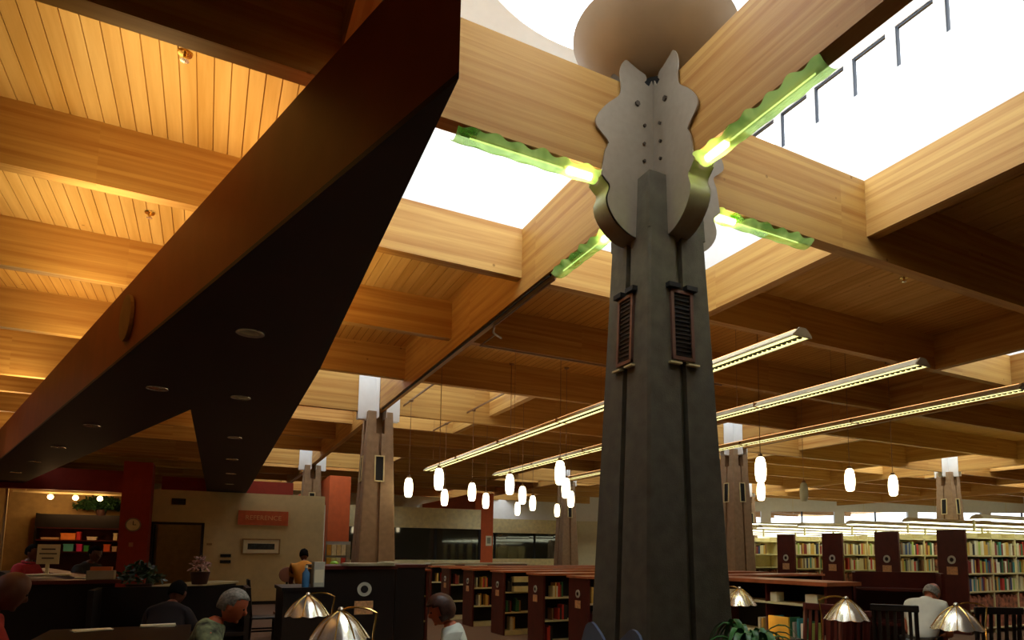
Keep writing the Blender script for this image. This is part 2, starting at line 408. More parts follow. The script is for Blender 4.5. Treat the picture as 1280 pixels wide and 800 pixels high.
# ============================================================ SOFFIT
sf = thing('lighting_soffit', 'huge dark rust Y-shaped soffit with downlights crossing under the timber ceiling', 'soffit')
poly = [(-2.27, -1.79), (-2.12, 2.8), (-2.0, 17.75), (-2.0, 19.2), (-3.1, 19.2), (-3.1, 18.44), (-3.3, 5.68), (-6.4, 15.4), (-7.6, 19.2), (-8.63, 19.2), (-6.84, 13.29)]
n = len(poly); zt, zb = 4.17, 3.45
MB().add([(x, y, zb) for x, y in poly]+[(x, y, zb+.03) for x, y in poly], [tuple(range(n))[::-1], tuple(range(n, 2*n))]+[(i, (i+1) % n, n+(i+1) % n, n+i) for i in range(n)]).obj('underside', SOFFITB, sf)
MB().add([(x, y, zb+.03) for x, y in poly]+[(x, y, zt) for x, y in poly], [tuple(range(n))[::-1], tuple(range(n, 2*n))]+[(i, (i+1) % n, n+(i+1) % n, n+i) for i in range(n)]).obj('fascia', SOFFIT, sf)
trim_m = MB().lathe([(.085, -.004), (.11, -.008), (.112, .0), (.085, .0)], 24).mesh('trim_ring', CHROME, True)
refl = MB().lathe([(.085, -.002), (.06, -.0035), (.001, -.005)], 20).mesh('reflector', mat('downlight_reflector', (.62, .62, .40), .22, .9, var=.5, scale=30), True)
for x, y in ((-2.8, 1.93), (-2.76, 4.59), (-2.71, 7.76), (-2.66, 10.63), (-2.6, 13.4), (-2.55, 16.2), (-3.61, 4.57), (-4.6, 7.7), (-5.44, 10.53), (-6.26, 13.22), (-7.1, 15.9)):
    d = link('downlight', trim_m, sf, (x, y, zb)); link('reflector', refl, d)
a0 = Vector((-2.27, -1.79, 0)); a1 = Vector((-6.84, 13.29, 0)); dd = (a1-a0).normalized(); nn = Vector((-dd.y, dd.x, 0))
c = Vector((-3.79, 3.2, 3.80)); vs = []; 
for k in range(24):
    a = 2*pi*k/24; p = c+dd*cos(a)*.22+Vector((0, 0, 1))*sin(a)*.22; vs += [p+nn*.0, p+nn*.03]
vs = [v for v in vs]
MB().add(vs, [tuple(range(0, 48, 2)), tuple(range(1, 48, 2))]+[(2*k, 2*((k+1) % 24), 2*((k+1) % 24)+1, 2*k+1) for k in range(24)]).obj('speaker_grille', mat('tan_disc', (.30, .17, .08), .7), sf)

# ============================================================ COLUMNS
def wz(z): return .415 - z*.0387
def col_section(w, gw=.03, gd=.05, ch=.02):
    q = [(-w+ch, -w), (-gw, -w), (-gw, -w+gd), (gw, -w+gd), (gw, -w), (w-ch, -w)]
    pts = []
    for k in range(4):
        c_, s_ = [(1, 0), (0, 1), (-1, 0), (0, -1)][k]
        pts += [(x*c_-y*s_, x*s_+y*c_) for x, y in q]
    return pts
def shaft(m_, z0, z1):
    a = col_section(wz(z0)); b = col_section(wz(z1)); n = len(a)
    m_.add([(*p, z0) for p in a]+[(*p, z1) for p in b], [tuple(range(n))[::-1], tuple(range(n, 2*n))]+[(i, (i+1) % n, n+(i+1) % n, n+i) for i in range(n)])
    return m_
def vent(parent, face, big):
    w0, w1 = wz(3.02), wz(3.58); hw, z0, z1 = .10, 3.02, 3.55
    def T(u, out, z):
        w_ = wz(z)+out
        return [(u, -w_, z), (-w_, u, z), (u, w_, z), (w_, u, z)][face]
    def slab(u0, u1, za, zb_, o0, o1):
        return [T(u, o, z) for z in (za, zb_) for u, o in ((u0, o0), (u1, o0), (u1, o1), (u0, o1))]
    FB = [(0,1,2,3),(4,5,6,7),(0,1,5,4),(1,2,6,5),(2,3,7,6),(3,0,4,7)]
    f = MB()
    for u0, u1, za, zb_ in ((-hw, -hw+.025, z0, z1), (hw-.025, hw, z0, z1), (-hw, hw, z0, z0+.025), (-hw, hw, z1-.025, z1)):
        f.add(slab(u0, u1, za, zb_, -.01, .022), FB)
    fo = f.obj('vent_frame', COPPER if big else SHELFM, parent)
    MB().add(slab(-hw+.025, hw-.025, z0+.02, z1-.02, -.01, .006), FB).obj('grille', BLACK, fo)
    if big:
        g = MB()
        for k in range(16):
            z = z0+.035+k*.032; g.add(slab(-hw+.025, hw-.025, z, z+.008, .005, .014), FB)
        stuff(g.obj('louvres', mat('louvre_black', (.02, .016, .014), .5), fo))
        for u0, u1 in ((-hw-.03, -.03), (.03, hw+.03)):
            MB().add(slab(u0, u1, z1+.005, z1+.04, -.01, .045), FB).obj('vent_hood', BLACK, fo)
            MB().add(slab(u0, u1, z0-.035, z0-.022, -.01, .035), FB).obj('drip_ledge', SHELFM, fo)
SADP = [(.10, 4.30), (.19, 3.985), (.245, 3.975), (.33, 3.99), (.405, 4.03), (.47, 4.09), (.515, 4.165), (.525, 4.235), (.505, 4.29), (.505, 4.335), (.565, 4.39), (.555, 4.455), (.545, 4.52), (.53, 4.60), (.50, 4.665), (.54, 4.71), (.60, 4.76), (.615, 4.80),
        (.60, 4.85), (.555, 4.92), (.495, 4.99), (.43, 5.05), (.395, 5.10), (.39, 5.18), (.40, 5.25), (.39, 5.32), (.36, 5.375), (.335, 5.39), (.30, 5.375), (.22, 5.345), (.165, 5.33), (.155, 5.29), (.175, 5.265), (.13, 5.245), (.085, 5.245)]
def smooth_poly(p, closed=True):
    out = []
    n = len(p)
    for i in range(n):
        a, b, c_, d = p[i-1], p[i], p[(i+1) % n], p[(i+2) % n]
        for t_ in (0, .5):
            out.append(tuple(.5*((2*b[k])+(-a[k]+c_[k])*t_+(2*a[k]-5*b[k]+4*c_[k]-d[k])*t_**2+(-a[k]+3*b[k]-3*c_[k]+d[k])*t_**3) for k in (0, 1)))
    return out
def orient(m_, k):
    """profile built along -X girder, rotated by k quarter turns"""
    c_, s_ = [(1, 0), (0, 1), (-1, 0), (0, -1)][k]
    m_.v = [(x*c_-y*s_, x*s_+y*c_, z) for x, y, z in m_.v]; return m_
def column(i, j, label, detailed=False):
    cx, cy = i*L, j*L
    r = thing('column', label, 'column', (cx+GO, cy+GO, 0), 0, None)
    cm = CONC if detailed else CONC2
    m_ = shaft(MB(), 0, 4.0)
    # four corner posts rising to the girders
    for sx in (-1, 1):
        for sy in (-1, 1):
            g0 = .085; w0, w1 = wz(4.0), wz(4.45)
            v = [(sx*g0, sy*g0, 4.0), (sx*w0, sy*g0, 4.0), (sx*w0, sy*w0, 4.0), (sx*g0, sy*w0, 4.0), (sx*g0, sy*g0, 4.45), (sx*w1, sy*g0, 4.45), (sx*w1, sy*w1, 4.45), (sx*g0, sy*w1, 4.45)]
            m_.add(v, [(0,1,2,3),(4,5,6,7),(0,1,5,4),(1,2,6,5),(2,3,7,6),(3,0,4,7)])
    m_.box(-.08, .08, -.08, .08, 4.0, 4.45)
    m_.obj('concrete_shaft', cm, r)
    for f in range(4): vent(r, f, detailed)
    if not detailed:
        for k in range(4):
            for s in (-1, 1):
                a, b = sorted((s*.07, s*.08))
                orient(MB().box(-.42, -.075, a, b, 4.30, 5.2), k).obj('saddle_plate', WHITE, r)  # plates coloured white for the skylight falling on them
        return r
    sp = smooth_poly(SADP)
    bolt = MB()
    for k in range(4):
        for s in (-1, 1):
            m1 = MB().prism([(-a, b) for a, b in sp], .012, 'y', 0)
            y0 = s*.080-(.012 if s < 0 else 0); m1.v = [(x, y+y0, z) for x, y, z in m1.v]
            pl_ = orient(m1, k).obj('saddle_plate', STEEL, r)
            for bs, bz, br in ((.245, 5.06, .022), (.18, 4.9, .013), (.185, 4.75, .013), (.185, 4.61, .013)):
                b_ = MB().tube([(-bs, s*.090, bz), (-bs, s*.107, bz)], br, 6)
                orient(b_, k).obj('bolt', mat_bolt, pl_)
        # curved strap closing the saddle beneath the girder
        pts = smooth_poly(SADP)[2:21]
        vs = []; fs = []
        for q, (a, b) in enumerate(pts):
            vs += [(-a, -.092, b), (-a, .080, b), (-a+.012, -.092, b+.006), (-a+.012, .080, b+.006)]
        nq = len(pts)
        for q in range(nq-1):
            o_ = 4*q; fs += [(o_, o_+1, o_+5, o_+4), (o_+2, o_+3, o_+7, o_+6), (o_, o_+2, o_+6, o_+4), (o_+1, o_+3, o_+7, o_+5)]
        orient(MB().add(vs, fs), k).obj('curved_strap', STEEL, r, True)
    return r
mat_bolt = mat('dark_bolt', (.10, .08, .06), .4, .7)
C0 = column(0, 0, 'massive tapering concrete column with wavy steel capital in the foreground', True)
# wavy steel skirts at its foot
for k in (0, 2):
    for s in (-1, 1):
        u0, u1 = .045, .47
        top = [(u0, .60), (u0+.01, .92), (u0+.05, 1.02), (u0+.14, 1.09), (u0+.22, 1.13), (u0+.30, 1.10), (u0+.35, 1.01), (u0+.38, .95), (u1-.03, .90), (u1, .80), (u1, 0), (u0, 0)]
        q = MB().prism([(s*a, b) for a, b in smooth_poly(top)], .02, 'x', -.43)
        orient(q, k).obj('wavy_skirt', BLUES, C0)
# dish on top of the column
MB().lathe([(.13, 5.255), (.13, 5.40)], 20).obj('dish_stem', BLACK, C0, True)
MB().lathe([(.03, 5.34), (.14, 5.345), (.28, 5.38), (.42, 5.45), (.54, 5.54), (.62, 5.635), (.665, 5.73), (.66, 5.735), (.61, 5.65), (.53, 5.56), (.41, 5.47), (.27, 5.40), (.13, 5.365), (.03, 5.36)], 64).obj('uplight_dish', DISHM, C0, True)
dl = bpy.data.lights.new('dish_lamp', 'POINT'); dl.energy = 25; dl.color = (1, .9, .7); dl.shadow_soft_size = .1
o = bpy.data.objects.new('dish_lamp', dl); o.location = (GO, GO, 5.62); COL.objects.link(o)
column(0, 1, 'warm-lit concrete column standing behind the kiosk, nearest left of the foreground column')
column(0, 2, 'dark concrete column top rising behind the reference wall end')
column(1, 1, 'warm-lit concrete column partly hidden by right edge of the foreground column')
column(1, 2, 'warm-lit concrete column beyond the low shelves, just left of foreground column')
column(2, 1, 'far warm-lit concrete column whose top shows above the tall end panels')
column(2, 2, 'farthest warm-lit concrete column behind the fluorescent lights')

# green glass lights beneath the girders around the capital
glabs = ['green wavy glass light under the girder left of the column capital', 'green wavy glass light under the girder running up right from the capital',
         'short green wavy glass light under the girder behind right of the capital', 'thin green wavy glass light under the girder receding left behind the capital']
for k in range(4):
    g = thing('girder_light', glabs[k], 'light', (GO, GO, 0), 0, None)
    vs = []; fs = []; n = 80; x0, x1 = -.56, -1.66; rows = 7
    for q in range(n+1):
        x = x0+(x1-x0)*q/n
        for r_ in range(rows):
            u = r_/(rows-1)*2-1; au = abs(u)
            edge = .009*sin(q*.5+(1 if u > 0 else 3))+.004*sin(q*.23)
            vs.append((x, u*.095+(edge*u if au > .6 else 0), HB-.085+.055*au*au+edge*au*au+.004*sin(q*.4)))
    for q in range(n):
        for r_ in range(rows-1):
            a = q*rows+r_; fs.append((a, a+1, a+rows+1, a+rows))
    orient(MB().add(vs, fs), k).obj('glass_shade', GREEN, g, True)
    orient(MB().box(x1+.05, x0, -.02, .02, HB-.03, HB-.002), k).obj('lamp_channel', PIPE, g)
    orient(MB().tube([(-.60, 0, HB-.045), (-.80, 0, HB-.045)], .028, 8), k).obj('halogen_tube', HOT, g)
    orient(MB().tube([(-.84, 0, HB-.045), (-1.55, 0, HB-.045)], .006, 8), k).obj('glow_tube', emis('linear_lamp', (1, .95, .6), 4), g)

# conduit along the receding girder, sprinklers
cd = MB().tube([(-.02, 1.75, HB-.02), (-.02, 3.4, HB-.02), (.03, 3.55, HB-.05), (.22, 3.75, HB-.03), (.3, 4.15, ZB-.04), (.32, 4.78, ZB-.02), (2.6, 4.79, ZB-.02), (4.9, 4.79, ZB-.02)], .014, 6)
tag(cd.obj('conduit', PIPE, None, True), 'thin bronze conduit bending off the receding girder onto the purlin', 'conduit')
tag(MB().tube([(-.10, 1.7, HB-.015), (-.10, 9.0, HB-.015)], .016, 6).obj('conduit', BLACK, None, True), 'dark straight conduit along the underside of the receding girder', 'conduit')
for (x, y), lb in (((-3.36, 1.11), 'brass ceiling sprinkler between the boards of the nearest left bay'), ((4.68, 1.08), 'brass ceiling sprinkler in the dark bay right of the column'), ((-3.75, 3.9), 'brass ceiling sprinkler in the second left bay, beside the soffit')):
    t_ = thing('sprinkler', lb, 'sprinkler', (x, y, ZC-.002))
    MB().lathe([(.001, 0), (.05, 0), (.045, -.012), (.001, -.015)], 16).obj('escutcheon', BRASS, t_, True)
    MB().tube([(0, 0, -.01), (0, 0, -.05)], .012, 8).obj('sprinkler_body', BRASS, t_)
    MB().lathe([(.001, -.058), (.028, -.056), (.03, -.06), (.001, -.062)], 12).obj('deflector', CHROME, t_, True)

# ============================================================ LINEAR FLUORESCENTS
flabs = ['hanging linear fluorescent light nearest to the left column, leftmost of the three', 'hanging linear fluorescent light in the middle of the three parallel runs', 'hanging linear fluorescent light farthest right of the three parallel runs']
for (x, y0, y1), lb in zip(((1.40, -.16, 10.85), (3.12, -.12, 10.9), (5.02, -.08, 11.1)), flabs):
    r = thing('linear_light', lb, 'light', (x, 0, 3.5), 0, None)
    MB().prism([(-.035, .075), (.035, .075), (.105, .014), (.105, .0), (.092, 0), (.035, .055), (-.035, .055), (-.092, 0), (-.105, 0), (-.105, .014)], y1-y0, 'y', y0).obj('housing', mat('fixture_enamel', (.88, .83, .62), .35), r)
    MB().box(-.092, -.028, y0+.02, y1-.02, .004, .012).obj('lamp_lens', TUBE, r)
    MB().box(.028, .092, y0+.02, y1-.02, .004, .012).obj('lamp_lens', TUBE, r)
    lv = MB(); n = int((y1-y0)/.06)
    for q in range(n): lv.box(-.03, .03, y0+.03+q*.06, y0+.058+q*.06, -.002, .02)
    stuff(lv.obj('louvre_blades', BLACK, r))
    MB().box(-.018, .018, y0+.02, y1-.02, .03, .05).obj('lamp_tube', TUBE, r)
    MB().box(-.03, .03, y0+.05, y1-.05, .076, .081).obj('ceiling_fill_strip', FILLUP, r)  # glowing strip added to throw warm fill on the ceiling
    for q in range(1, 5):
        yy = y0+(y1-y0)*q/5; MB().box(-.108, .108, yy-.01, yy+.01, -.004, .055).obj('joint_band', PIPE, r)
    for yy in (y0, y1): MB().prism([(-.04, .08), (.04, .08), (.11, .016), (.11, -.002), (-.11, -.002), (-.11, .016)], .012, 'y', yy-.006).obj('end_cap', CAPM, r)
    for yy in (y0+2.62, (y0+y1)/2+.6, y1-.4): MB().tube([(0, yy, .075), (0, yy, ZC-3.5)], .003, 6).obj('hanger_rod', PIPE, r)

# ============================================================ PENDANTS
pp = [(.44, 8.89), (.49, 7.1), (1.81, 10.83), (1.85, 9.12), (2.98, 11.19), (1.9, 7.25), (2.89, 8.84), (4.29, 11.26), (4.86, 13.47), (1.86, 5.17), (2.935, 6.96), (4.5, 9.61), (6.15, 13.46), (4.24, 3.23), (6.75, 5.76), (6.53, 3.48), (7.96, 3.69)]
pl_lab = ['glowing opal pendant nearest right of the warm-lit left column', 'glowing opal pendant at left end of the first fluorescent run', 'small glowing opal pendant just below the fluorescent left end',
 'glowing opal pendant left above the middle orange pillar', 'glowing opal pendant directly in front of the middle orange pillar', 'glowing opal pendant at left end of the second fluorescent run',
 'glowing opal pendant middle-high right of the orange pillar', 'glowing opal pendant right of and below its neighbour past the orange pillar', 'small low opal pendant between orange pillar and dark storefront',
 'largest and highest opal pendant left of the foreground column', 'opal pendant just below the highest one left of foreground column', 'third opal pendant down beside the foreground column', 'lowest opal pendant in front of the small warm-lit column left of foreground column',
 'glowing opal pendant, upper of the stacked pair right of foreground column', 'glowing opal pendant, lower of the stacked pair right of foreground column', 'glowing opal pendant over the second tall end panel', 'glowing opal pendant left of the far column top']
prof = [(.001, -.19), (.045, -.19), (.068, -.165), (.082, -.08), (.085, 0), (.08, .08), (.062, .165), (.04, .19), (.001, .19)]
gm = MB().lathe(prof, 20).mesh('glass_shade', OPAL, True); gmo = MB().lathe(prof, 20).mesh('glass_shade', OPALOFF, True)
capm = MB().lathe([(.001, .19), (.04, .19), (.032, .235), (.001, .24)], 14).mesh('cap', PIPE, True)
rodm = MB().tube([(0, 0, .23), (0, 0, 2.29)], .006, 6).mesh('rod', PIPE); canm = MB().lathe([(.001, 1.745), (.05, 1.745), (.045, 1.72), (.001, 1.715)], 12).mesh('canopy', PIPE, True)
def pendant(x, y, lb, lit=True, z=2.9):
    r = thing('pendant_light', lb, 'light', (x, y, z), 0, 'pendant lights')
    inwell = x < 2.3 and 7.4 < y < 11.9
    top = (4.66 if inwell else ZC+.018)-z; k_ = (top-.03-.23)/2.06
    link('glass_shade', gm if lit else gmo, r); link('cap', capm, r); link('rod', rodm, r, (0, 0, .23-.23*k_), 0, (1, 1, k_)); link('canopy', canm, r, (0, 0, top-1.745))
for x, nm_ in ((.44, 'left'), (1.83, 'right')):
    tag(MB().box(x-.012, x+.012, lo(1), L+S, 4.65, 4.68).obj('pendant_rail', PIPE), 'thin bronze rail spanning the light well of the left column, %s one' % nm_, 'rail', 'pendant rails')
for (x, y), lb in zip(pp, pl_lab): pendant(x, y, lb, True, 2.86 if (x, y) in ((2.89, 8.84), (2.935, 6.96)) else 2.9)
pendant(7.6, 5.43, 'unlit greenish pendant shade over the first tall end panels', False)

# ============================================================ DETAILS ON THE LEFT WALLS
def text(s, size, loc, rot, m, parent=None, name='lettering', ext=.004, al='CENTER'):
    cu = bpy.data.curves.new(name, 'FONT'); cu.body = s; cu.size = size; cu.extrude = ext; cu.align_x = al; cu.align_y = 'CENTER'
    o = bpy.data.objects.new(name, cu); COL.objects.link(o); o.location = loc; o.rotation_euler = rot
    dg = bpy.context.evaluated_depsgraph_get(); me = bpy.data.meshes.new_from_object(o.evaluated_get(dg)); me.materials.clear(); me.materials.append(m)
    mo = bpy.data.objects.new(name, me); mo.location = loc; mo.rotation_euler = rot; COL.objects.link(mo)
    bpy.data.objects.remove(o)
    if parent: mo.parent = parent
    return mo
rs = thing('reference_sign', 'orange-red wall sign reading REFERENCE above the framed picture', 'sign', (-1.49, 18.57, 2.65))
MB().box(-.71, .71, -.03, .02, -.22, .22).obj('sign_panel', mat('sign_orange', (.62, .12, .035), .6), rs)
text('REFERENCE', .20, (0, -.036, 0), (pi/2, 0, 0), mat('sign_letter', (.80, .42, .16), .6), rs)
pc = thing('framed_picture', 'long dark picture with white mat in thin frame under the REFERENCE sign', 'picture', (-1.51, 18.57, 1.77))
f = MB()
for b in ((-.54, .54, .20, .24), (-.54, .54, -.24, -.20), (-.54, -.50, -.2, .2), (.50, .54, -.2, .2)): f.box(b[0], b[1], -.03, .02, b[2], b[3])
f.obj('frame', mat('gilt_frame', (.32, .20, .06), .4), pc); MB().box(-.5, .5, -.008, .02, -.2, .2).obj('mat_board', PAPER, pc)
MB().box(-.38, .38, -.014, 0, -.09, .09).obj('print', mat('dark_print', (.02, .025, .02), .6, var=.9, scale=14), pc)
def wallbit(name, lb, cat, x0, x1, z0, z1, m, y=18.58):
    return tag(MB().box(x0, x1, y-.02, y+.02, z0, z1).obj(name, m, None, bevel=.004), lb, cat)
vt = thing('air_vent', 'dark air vent high on the wall above the doorway', 'vent', (-3.80, 18.57, 3.07))
MB().box(-.18, .18, -.02, .02, -.09, .09).obj('vent_frame', BLACK, vt)
for k in range(4): MB().box(-.16, .16, -.03, -.018, -.07+k*.04, -.055+k*.04).obj('slat', mat('vent_slat', (.05, .04, .03), .5), vt)
wallbit('wall_plaque', 'upper small dark plaque on the cream wall right of doorway', 'plaque', -2.62, -2.33, 1.44, 1.53, BLACK)
wallbit('wall_plaque', 'lower small dark plaque on the cream wall right of doorway', 'plaque', -2.62, -2.33, 1.26, 1.35, BLACK)
wallbit('light_switch', 'small switch plate on cream wall beside the door frame', 'switch', -3.0, -2.86, 1.80, 1.86, mat('switch_tan', (.35, .25, .12), .5))
wallbit('wall_thermostat', 'small pale thermostat on the red pillar under the clock', 'thermostat', -4.87, -4.77, 1.72, 1.84, mat('switch_red', (.45, .2, .12), .5), 17.5)
ck = thing('wall_clock', 'round white wall clock on the red pillar', 'clock', (-4.80, 17.48, 2.32))
q = MB().lathe([(.001, 0), (.16, 0), (.16, .02), (.001, .02)], 28); q.v = [(x, -z, y) for x, y, z in q.v]; q.obj('clock_face', mat('clock_white', (.75, .66, .40), .5), ck)
q = MB().lathe([(.155, 0), (.185, 0), (.185, .035), (.155, .035)], 28); q.v = [(x, -z, y) for x, y, z in q.v]; q.obj('clock_rim', mat('clock_rim', (.22, .18, .12), .4), ck)
MB().box(-.008, .008, -.028, -.022, -.01, .10).obj('minute_hand', BLACK, ck); MB().box(-.01, .07, -.028, -.022, -.008, .008).obj('hour_hand', BLACK, ck)
# track lights in the alcove
tk = thing('track_light', 'track with three glowing globe lamps along the red bulkhead', 'light', (-6.5, 20.2, 3.27))
MB().box(-1.5, 1.5, -.02, .02, .0, .05).obj('track', SHELFM, tk)
for x in (-1.2, 1.2): MB().tube([(x, 0, .04), (x, 0, .595)], .01, 6).obj('hanger_rod', SHELFM, tk)
for x in (-.62, -.02, .58):
    h = MB().tube([(x, 0, 0), (x, 0, -.06)], .03, 10).obj('lamp_holder', SHELFM, tk); MB().sph((x, 0, -.10), .075).obj('globe', GLOBE, h, True)
    pl_ = bpy.data.lights.new('globe_light', 'POINT'); pl_.energy = 16; pl_.color = (1, .55, .22); pl_.shadow_soft_size = .08
    o = bpy.data.objects.new('globe_light', pl_); o.location = (-6.5+x, 20.0, 3.05); COL.objects.link(o)
struct(MB().box(-7.95, -7.89, 19.2, 19.26, 0, 3.34).obj('trim_9', SHELFM))
# alcove bookcase
bc = thing('bookcase', 'dark bookcase in the alcove holding bright boxes and binders', 'bookcase', (-6.45, 21.1, 0))
for b in ((-1.1, -1.05, 0, 2.72), (1.05, 1.1, 0, 2.72)): MB().box(b[0], b[1], -.2, .25, b[2], b[3]).obj('side_panel', DARKW, bc)
MB().box(-1.1, 1.1, .22, .26, 0, 2.72).obj('back_panel', MAHOG, bc)
for z in (.4, .95, 1.58, 1.93, 2.30, 2.70): MB().box(-1.05, 1.05, -.2, .22, z-.03, z).obj('shelf', MAHOG, bc)
MB().box(-1.05, 1.05, -.21, -.17, 2.30, 2.70).obj('header_board', DARKW, bc)
def pack(lb, x, z, w_, h, col, name='storage_box', cat='box'):
    m_ = mat('box_'+lb[:12].replace(' ', '_'), col, .6); t_ = thing(name, lb, cat, (-6.45+x, 21.05, z))
    MB().box(-w_/2, w_/2, -.12, .14, 0, h).obj('carton', m_, t_, bevel=.006); MB().box(-w_/2-.01, w_/2+.01, -.13, .15, h-.03, h+.005).obj('lid', m_, t_)
pack('cream flat box on the upper bookcase shelf, far left', -.72, 1.93, .42, .06, (.75, .5, .25))
pack('bright orange box on the upper bookcase shelf', -.28, 1.93, .36, .20, (.9, .28, .05))
pack('narrow red box beside the orange box', -.02, 1.93, .10, .24, (.6, .03, .03))
pack('white angled carton on the upper bookcase shelf', .32, 1.93, .24, .10, (.8, .75, .6))
pack('small white upright carton at right end of upper shelf', .92, 1.93, .10, .22, (.85, .75, .45))
pack('turquoise box on the lower bookcase shelf', -.25, 1.58, .24, .22, (.1, .45, .42))
pack('magenta box on the lower bookcase shelf', .02, 1.58, .14, .22, (.7, .03, .2))
pack('green box on the lower bookcase shelf', .20, 1.58, .12, .18, (.05, .35, .08))
pack('orange-red cup box on lower shelf at right', .72, 1.58, .16, .22, (.85, .15, .04))
pack('white carton at the lower shelf right end', .92, 1.58, .12, .16, (.8, .55, .35))
def bush(name, lb, c, rx, ry, rz_, n, m_, ls=.12):
    t_ = thing(name, lb, 'plant', c)
    MB().lathe([(.001, 0), (.11, 0), (.15, .2), (.13, .2), (.001, .18)], 14).obj('pot', mat('pot_dark', (.05, .02, .015), .5), t_, True)
    lf = MB()
    for k in range(n):
        a = random.uniform(0, 2*pi); e = random.uniform(-.2, 1.4); rr = random.uniform(.5, 1)
        p = Vector((rx*cos(a)*cos(e)*rr, ry*sin(a)*cos(e)*rr, .25+rz_*max(0, sin(e))*rr))
        d = Vector((random.uniform(-1, 1), random.uniform(-1, 1), random.uniform(-.6, .6))).normalized(); s_ = d.orthogonal().normalized()
        l = ls*random.uniform(.7, 1.3)
        lf.add([p, p+d*l*.5+s_*l*.25, p+d*l, p+d*l*.5-s_*l*.25], [(0, 1, 2, 3)])
    stuff(lf.obj('foliage', m_, t_)); return t_
bush('potted_plant', 'dark bushy potted plant on top of the alcove bookcase', (-5.95, 20.98, 2.68), .72, .24, .34, 1500, LEAFD)

# ============================================================ SERVICE DESK (left)
sd = thing('service_desk', 'large dark wood service desk with raised counter before the alcove', 'desk')
MB().prism([(-3.9, 5.0), (-4.55, 7.4), (-5.55, 11.0), (-6.2, 10.9), (-5.2, 7.3), (-4.75, 5.6), (-7.4, 5.2), (-7.3, 4.5)], 1.26, 'z', 0).obj('desk_body', DARKW, sd)
MB().prism([(-3.84, 4.96), (-4.50, 7.4), (-5.50, 11.05), (-5.75, 11.0), (-4.8, 7.3), (-4.2, 5.3), (-7.4, 4.9), (-7.3, 4.42)], .04, 'z', 1.26).obj('counter_top', MAHOG, sd)
c2 = thing('low_counter', 'curved dark counter with pale top left of the doorway chair', 'counter')
MB().prism([(-3.35, 7.6), (-3.0, 8.7), (-2.5, 9.5), (-2.8, 9.9), (-3.4, 9.2), (-3.9, 7.8)], 1.05, 'z', 0).obj('counter_body', DARKW, c2)
MB().prism([(-3.32, 7.56), (-2.97, 8.66), (-2.46, 9.48), (-2.8, 9.95), (-3.4, 9.2), (-3.9, 7.8)], .035, 'z', 1.05).obj('counter_top', mat('pale_laminate', (.45, .36, .18), .3), c2)
c3 = thing('study_carrel', 'black study carrel standing between service desk and the seated man', 'carrel', (-3.3, 4.3, 0))
MB().box(-.75, .75, .55, .60, 0, 1.22).obj('back_panel', DARKW, c3); MB().box(-.75, -.70, -.1, .55, 0, 1.22).obj('side_panel', DARKW, c3); MB().box(.70, .75, -.1, .55, 0, 1.22).obj('side_panel', DARKW, c3); MB().box(-.7, .7, -.1, .55, .70, .74).obj('desk_top', DARKW, c3)
# things on the desk
sg = thing('counter_sign', 'pale printed card sign standing on the service desk', 'sign', (-4.86, 7.0, 1.30), -.25)
MB().box(-.13, .13, -.006, .006, .14, .40).obj('card', PAPER, sg)
for k, w_ in enumerate((.16, .2, .14)): MB().box(-w_/2, w_/2, -.010, -.006, .33-k*.06, .345-k*.06).obj('print_line', BLACK, sg)
MB().box(-.10, .10, -.06, .06, 0, .014).box(-.02, .02, -.01, .01, 0, .16).obj('stand', PAPER, sg)
def sheets(lb, x, y, z, rz, sx, sy, n=3, cat='papers'):
    t_ = thing('paper_stack', lb, cat, (x, y, z), rz)
    for k in range(n):
        o_ = MB().box(-sx/2, sx/2, -sy/2, sy/2, .004*k, .004*k+.003).obj('sheet', PAPER, t_); o_.rotation_euler.z = random.uniform(-.2, .2)
sheets('loose pale papers stacked beside the counter sign', -4.78, 6.4, 1.302, .3, .5, .3, 6)
sheets('white paper slip on the near end of the service desk', -4.25, 5.6, 1.302, .1, .22, .2, 2)
dsk = thing('reading_table', 'dark wooden table in the lower left with papers on it', 'table', (-3.6, 2.15, 0))
MB().box(-.55, .5, -.8, .95, .91, .95).obj('table_top', DARKW, dsk)
for sx in (-.49, .44):
    for sy in (-.74, .88): MB().box(sx-.03, sx+.03, sy-.03, sy+.03, 0, .91).obj('leg', DARKW, dsk)
sheets('tan notepad lying on the lower left reading table', -3.83, 2.86, .952, .3, .27, .16, 3)
sheets('thin white booklet at the right edge of the lower left table', -3.36, 3.0, .952, .1, .27, .1, 5)
def bx(name, lb, cat, c, s_, m_, rz=0, part='carton'):
    t_ = thing(name, lb, cat, c, rz); MB().box(-s_[0]/2, s_[0]/2, -s_[1]/2, s_[1]/2, 0, s_[2]).obj(part, m_, t_, bevel=.004); return t_
t_ = bx('open_box', 'pale open carton on the near end of the service desk', 'box', (-4.05, 5.12, 1.30), (.26, .2, .10), mat('tan_carton', (.30, .24, .14), .7)); MB().box(-.10, .10, -.07, .07, .10, .14).obj('contents', mat('orange_paper', (.6, .15, .04), .7), t_)
bush('potted_plant', 'small dark desk plant in front of the doorway', (-3.75, 6.1, 1.0), .28, .25, .22, 260, LEAFD, .09)
bush('flower_vase', 'vase of pinkish flowers on the curved counter', (-3.08, 8.4, 1.087), .13, .12, .22, 160, mat('flower_pink', (.45, .25, .2), .6, var=.6, scale=30), .07)

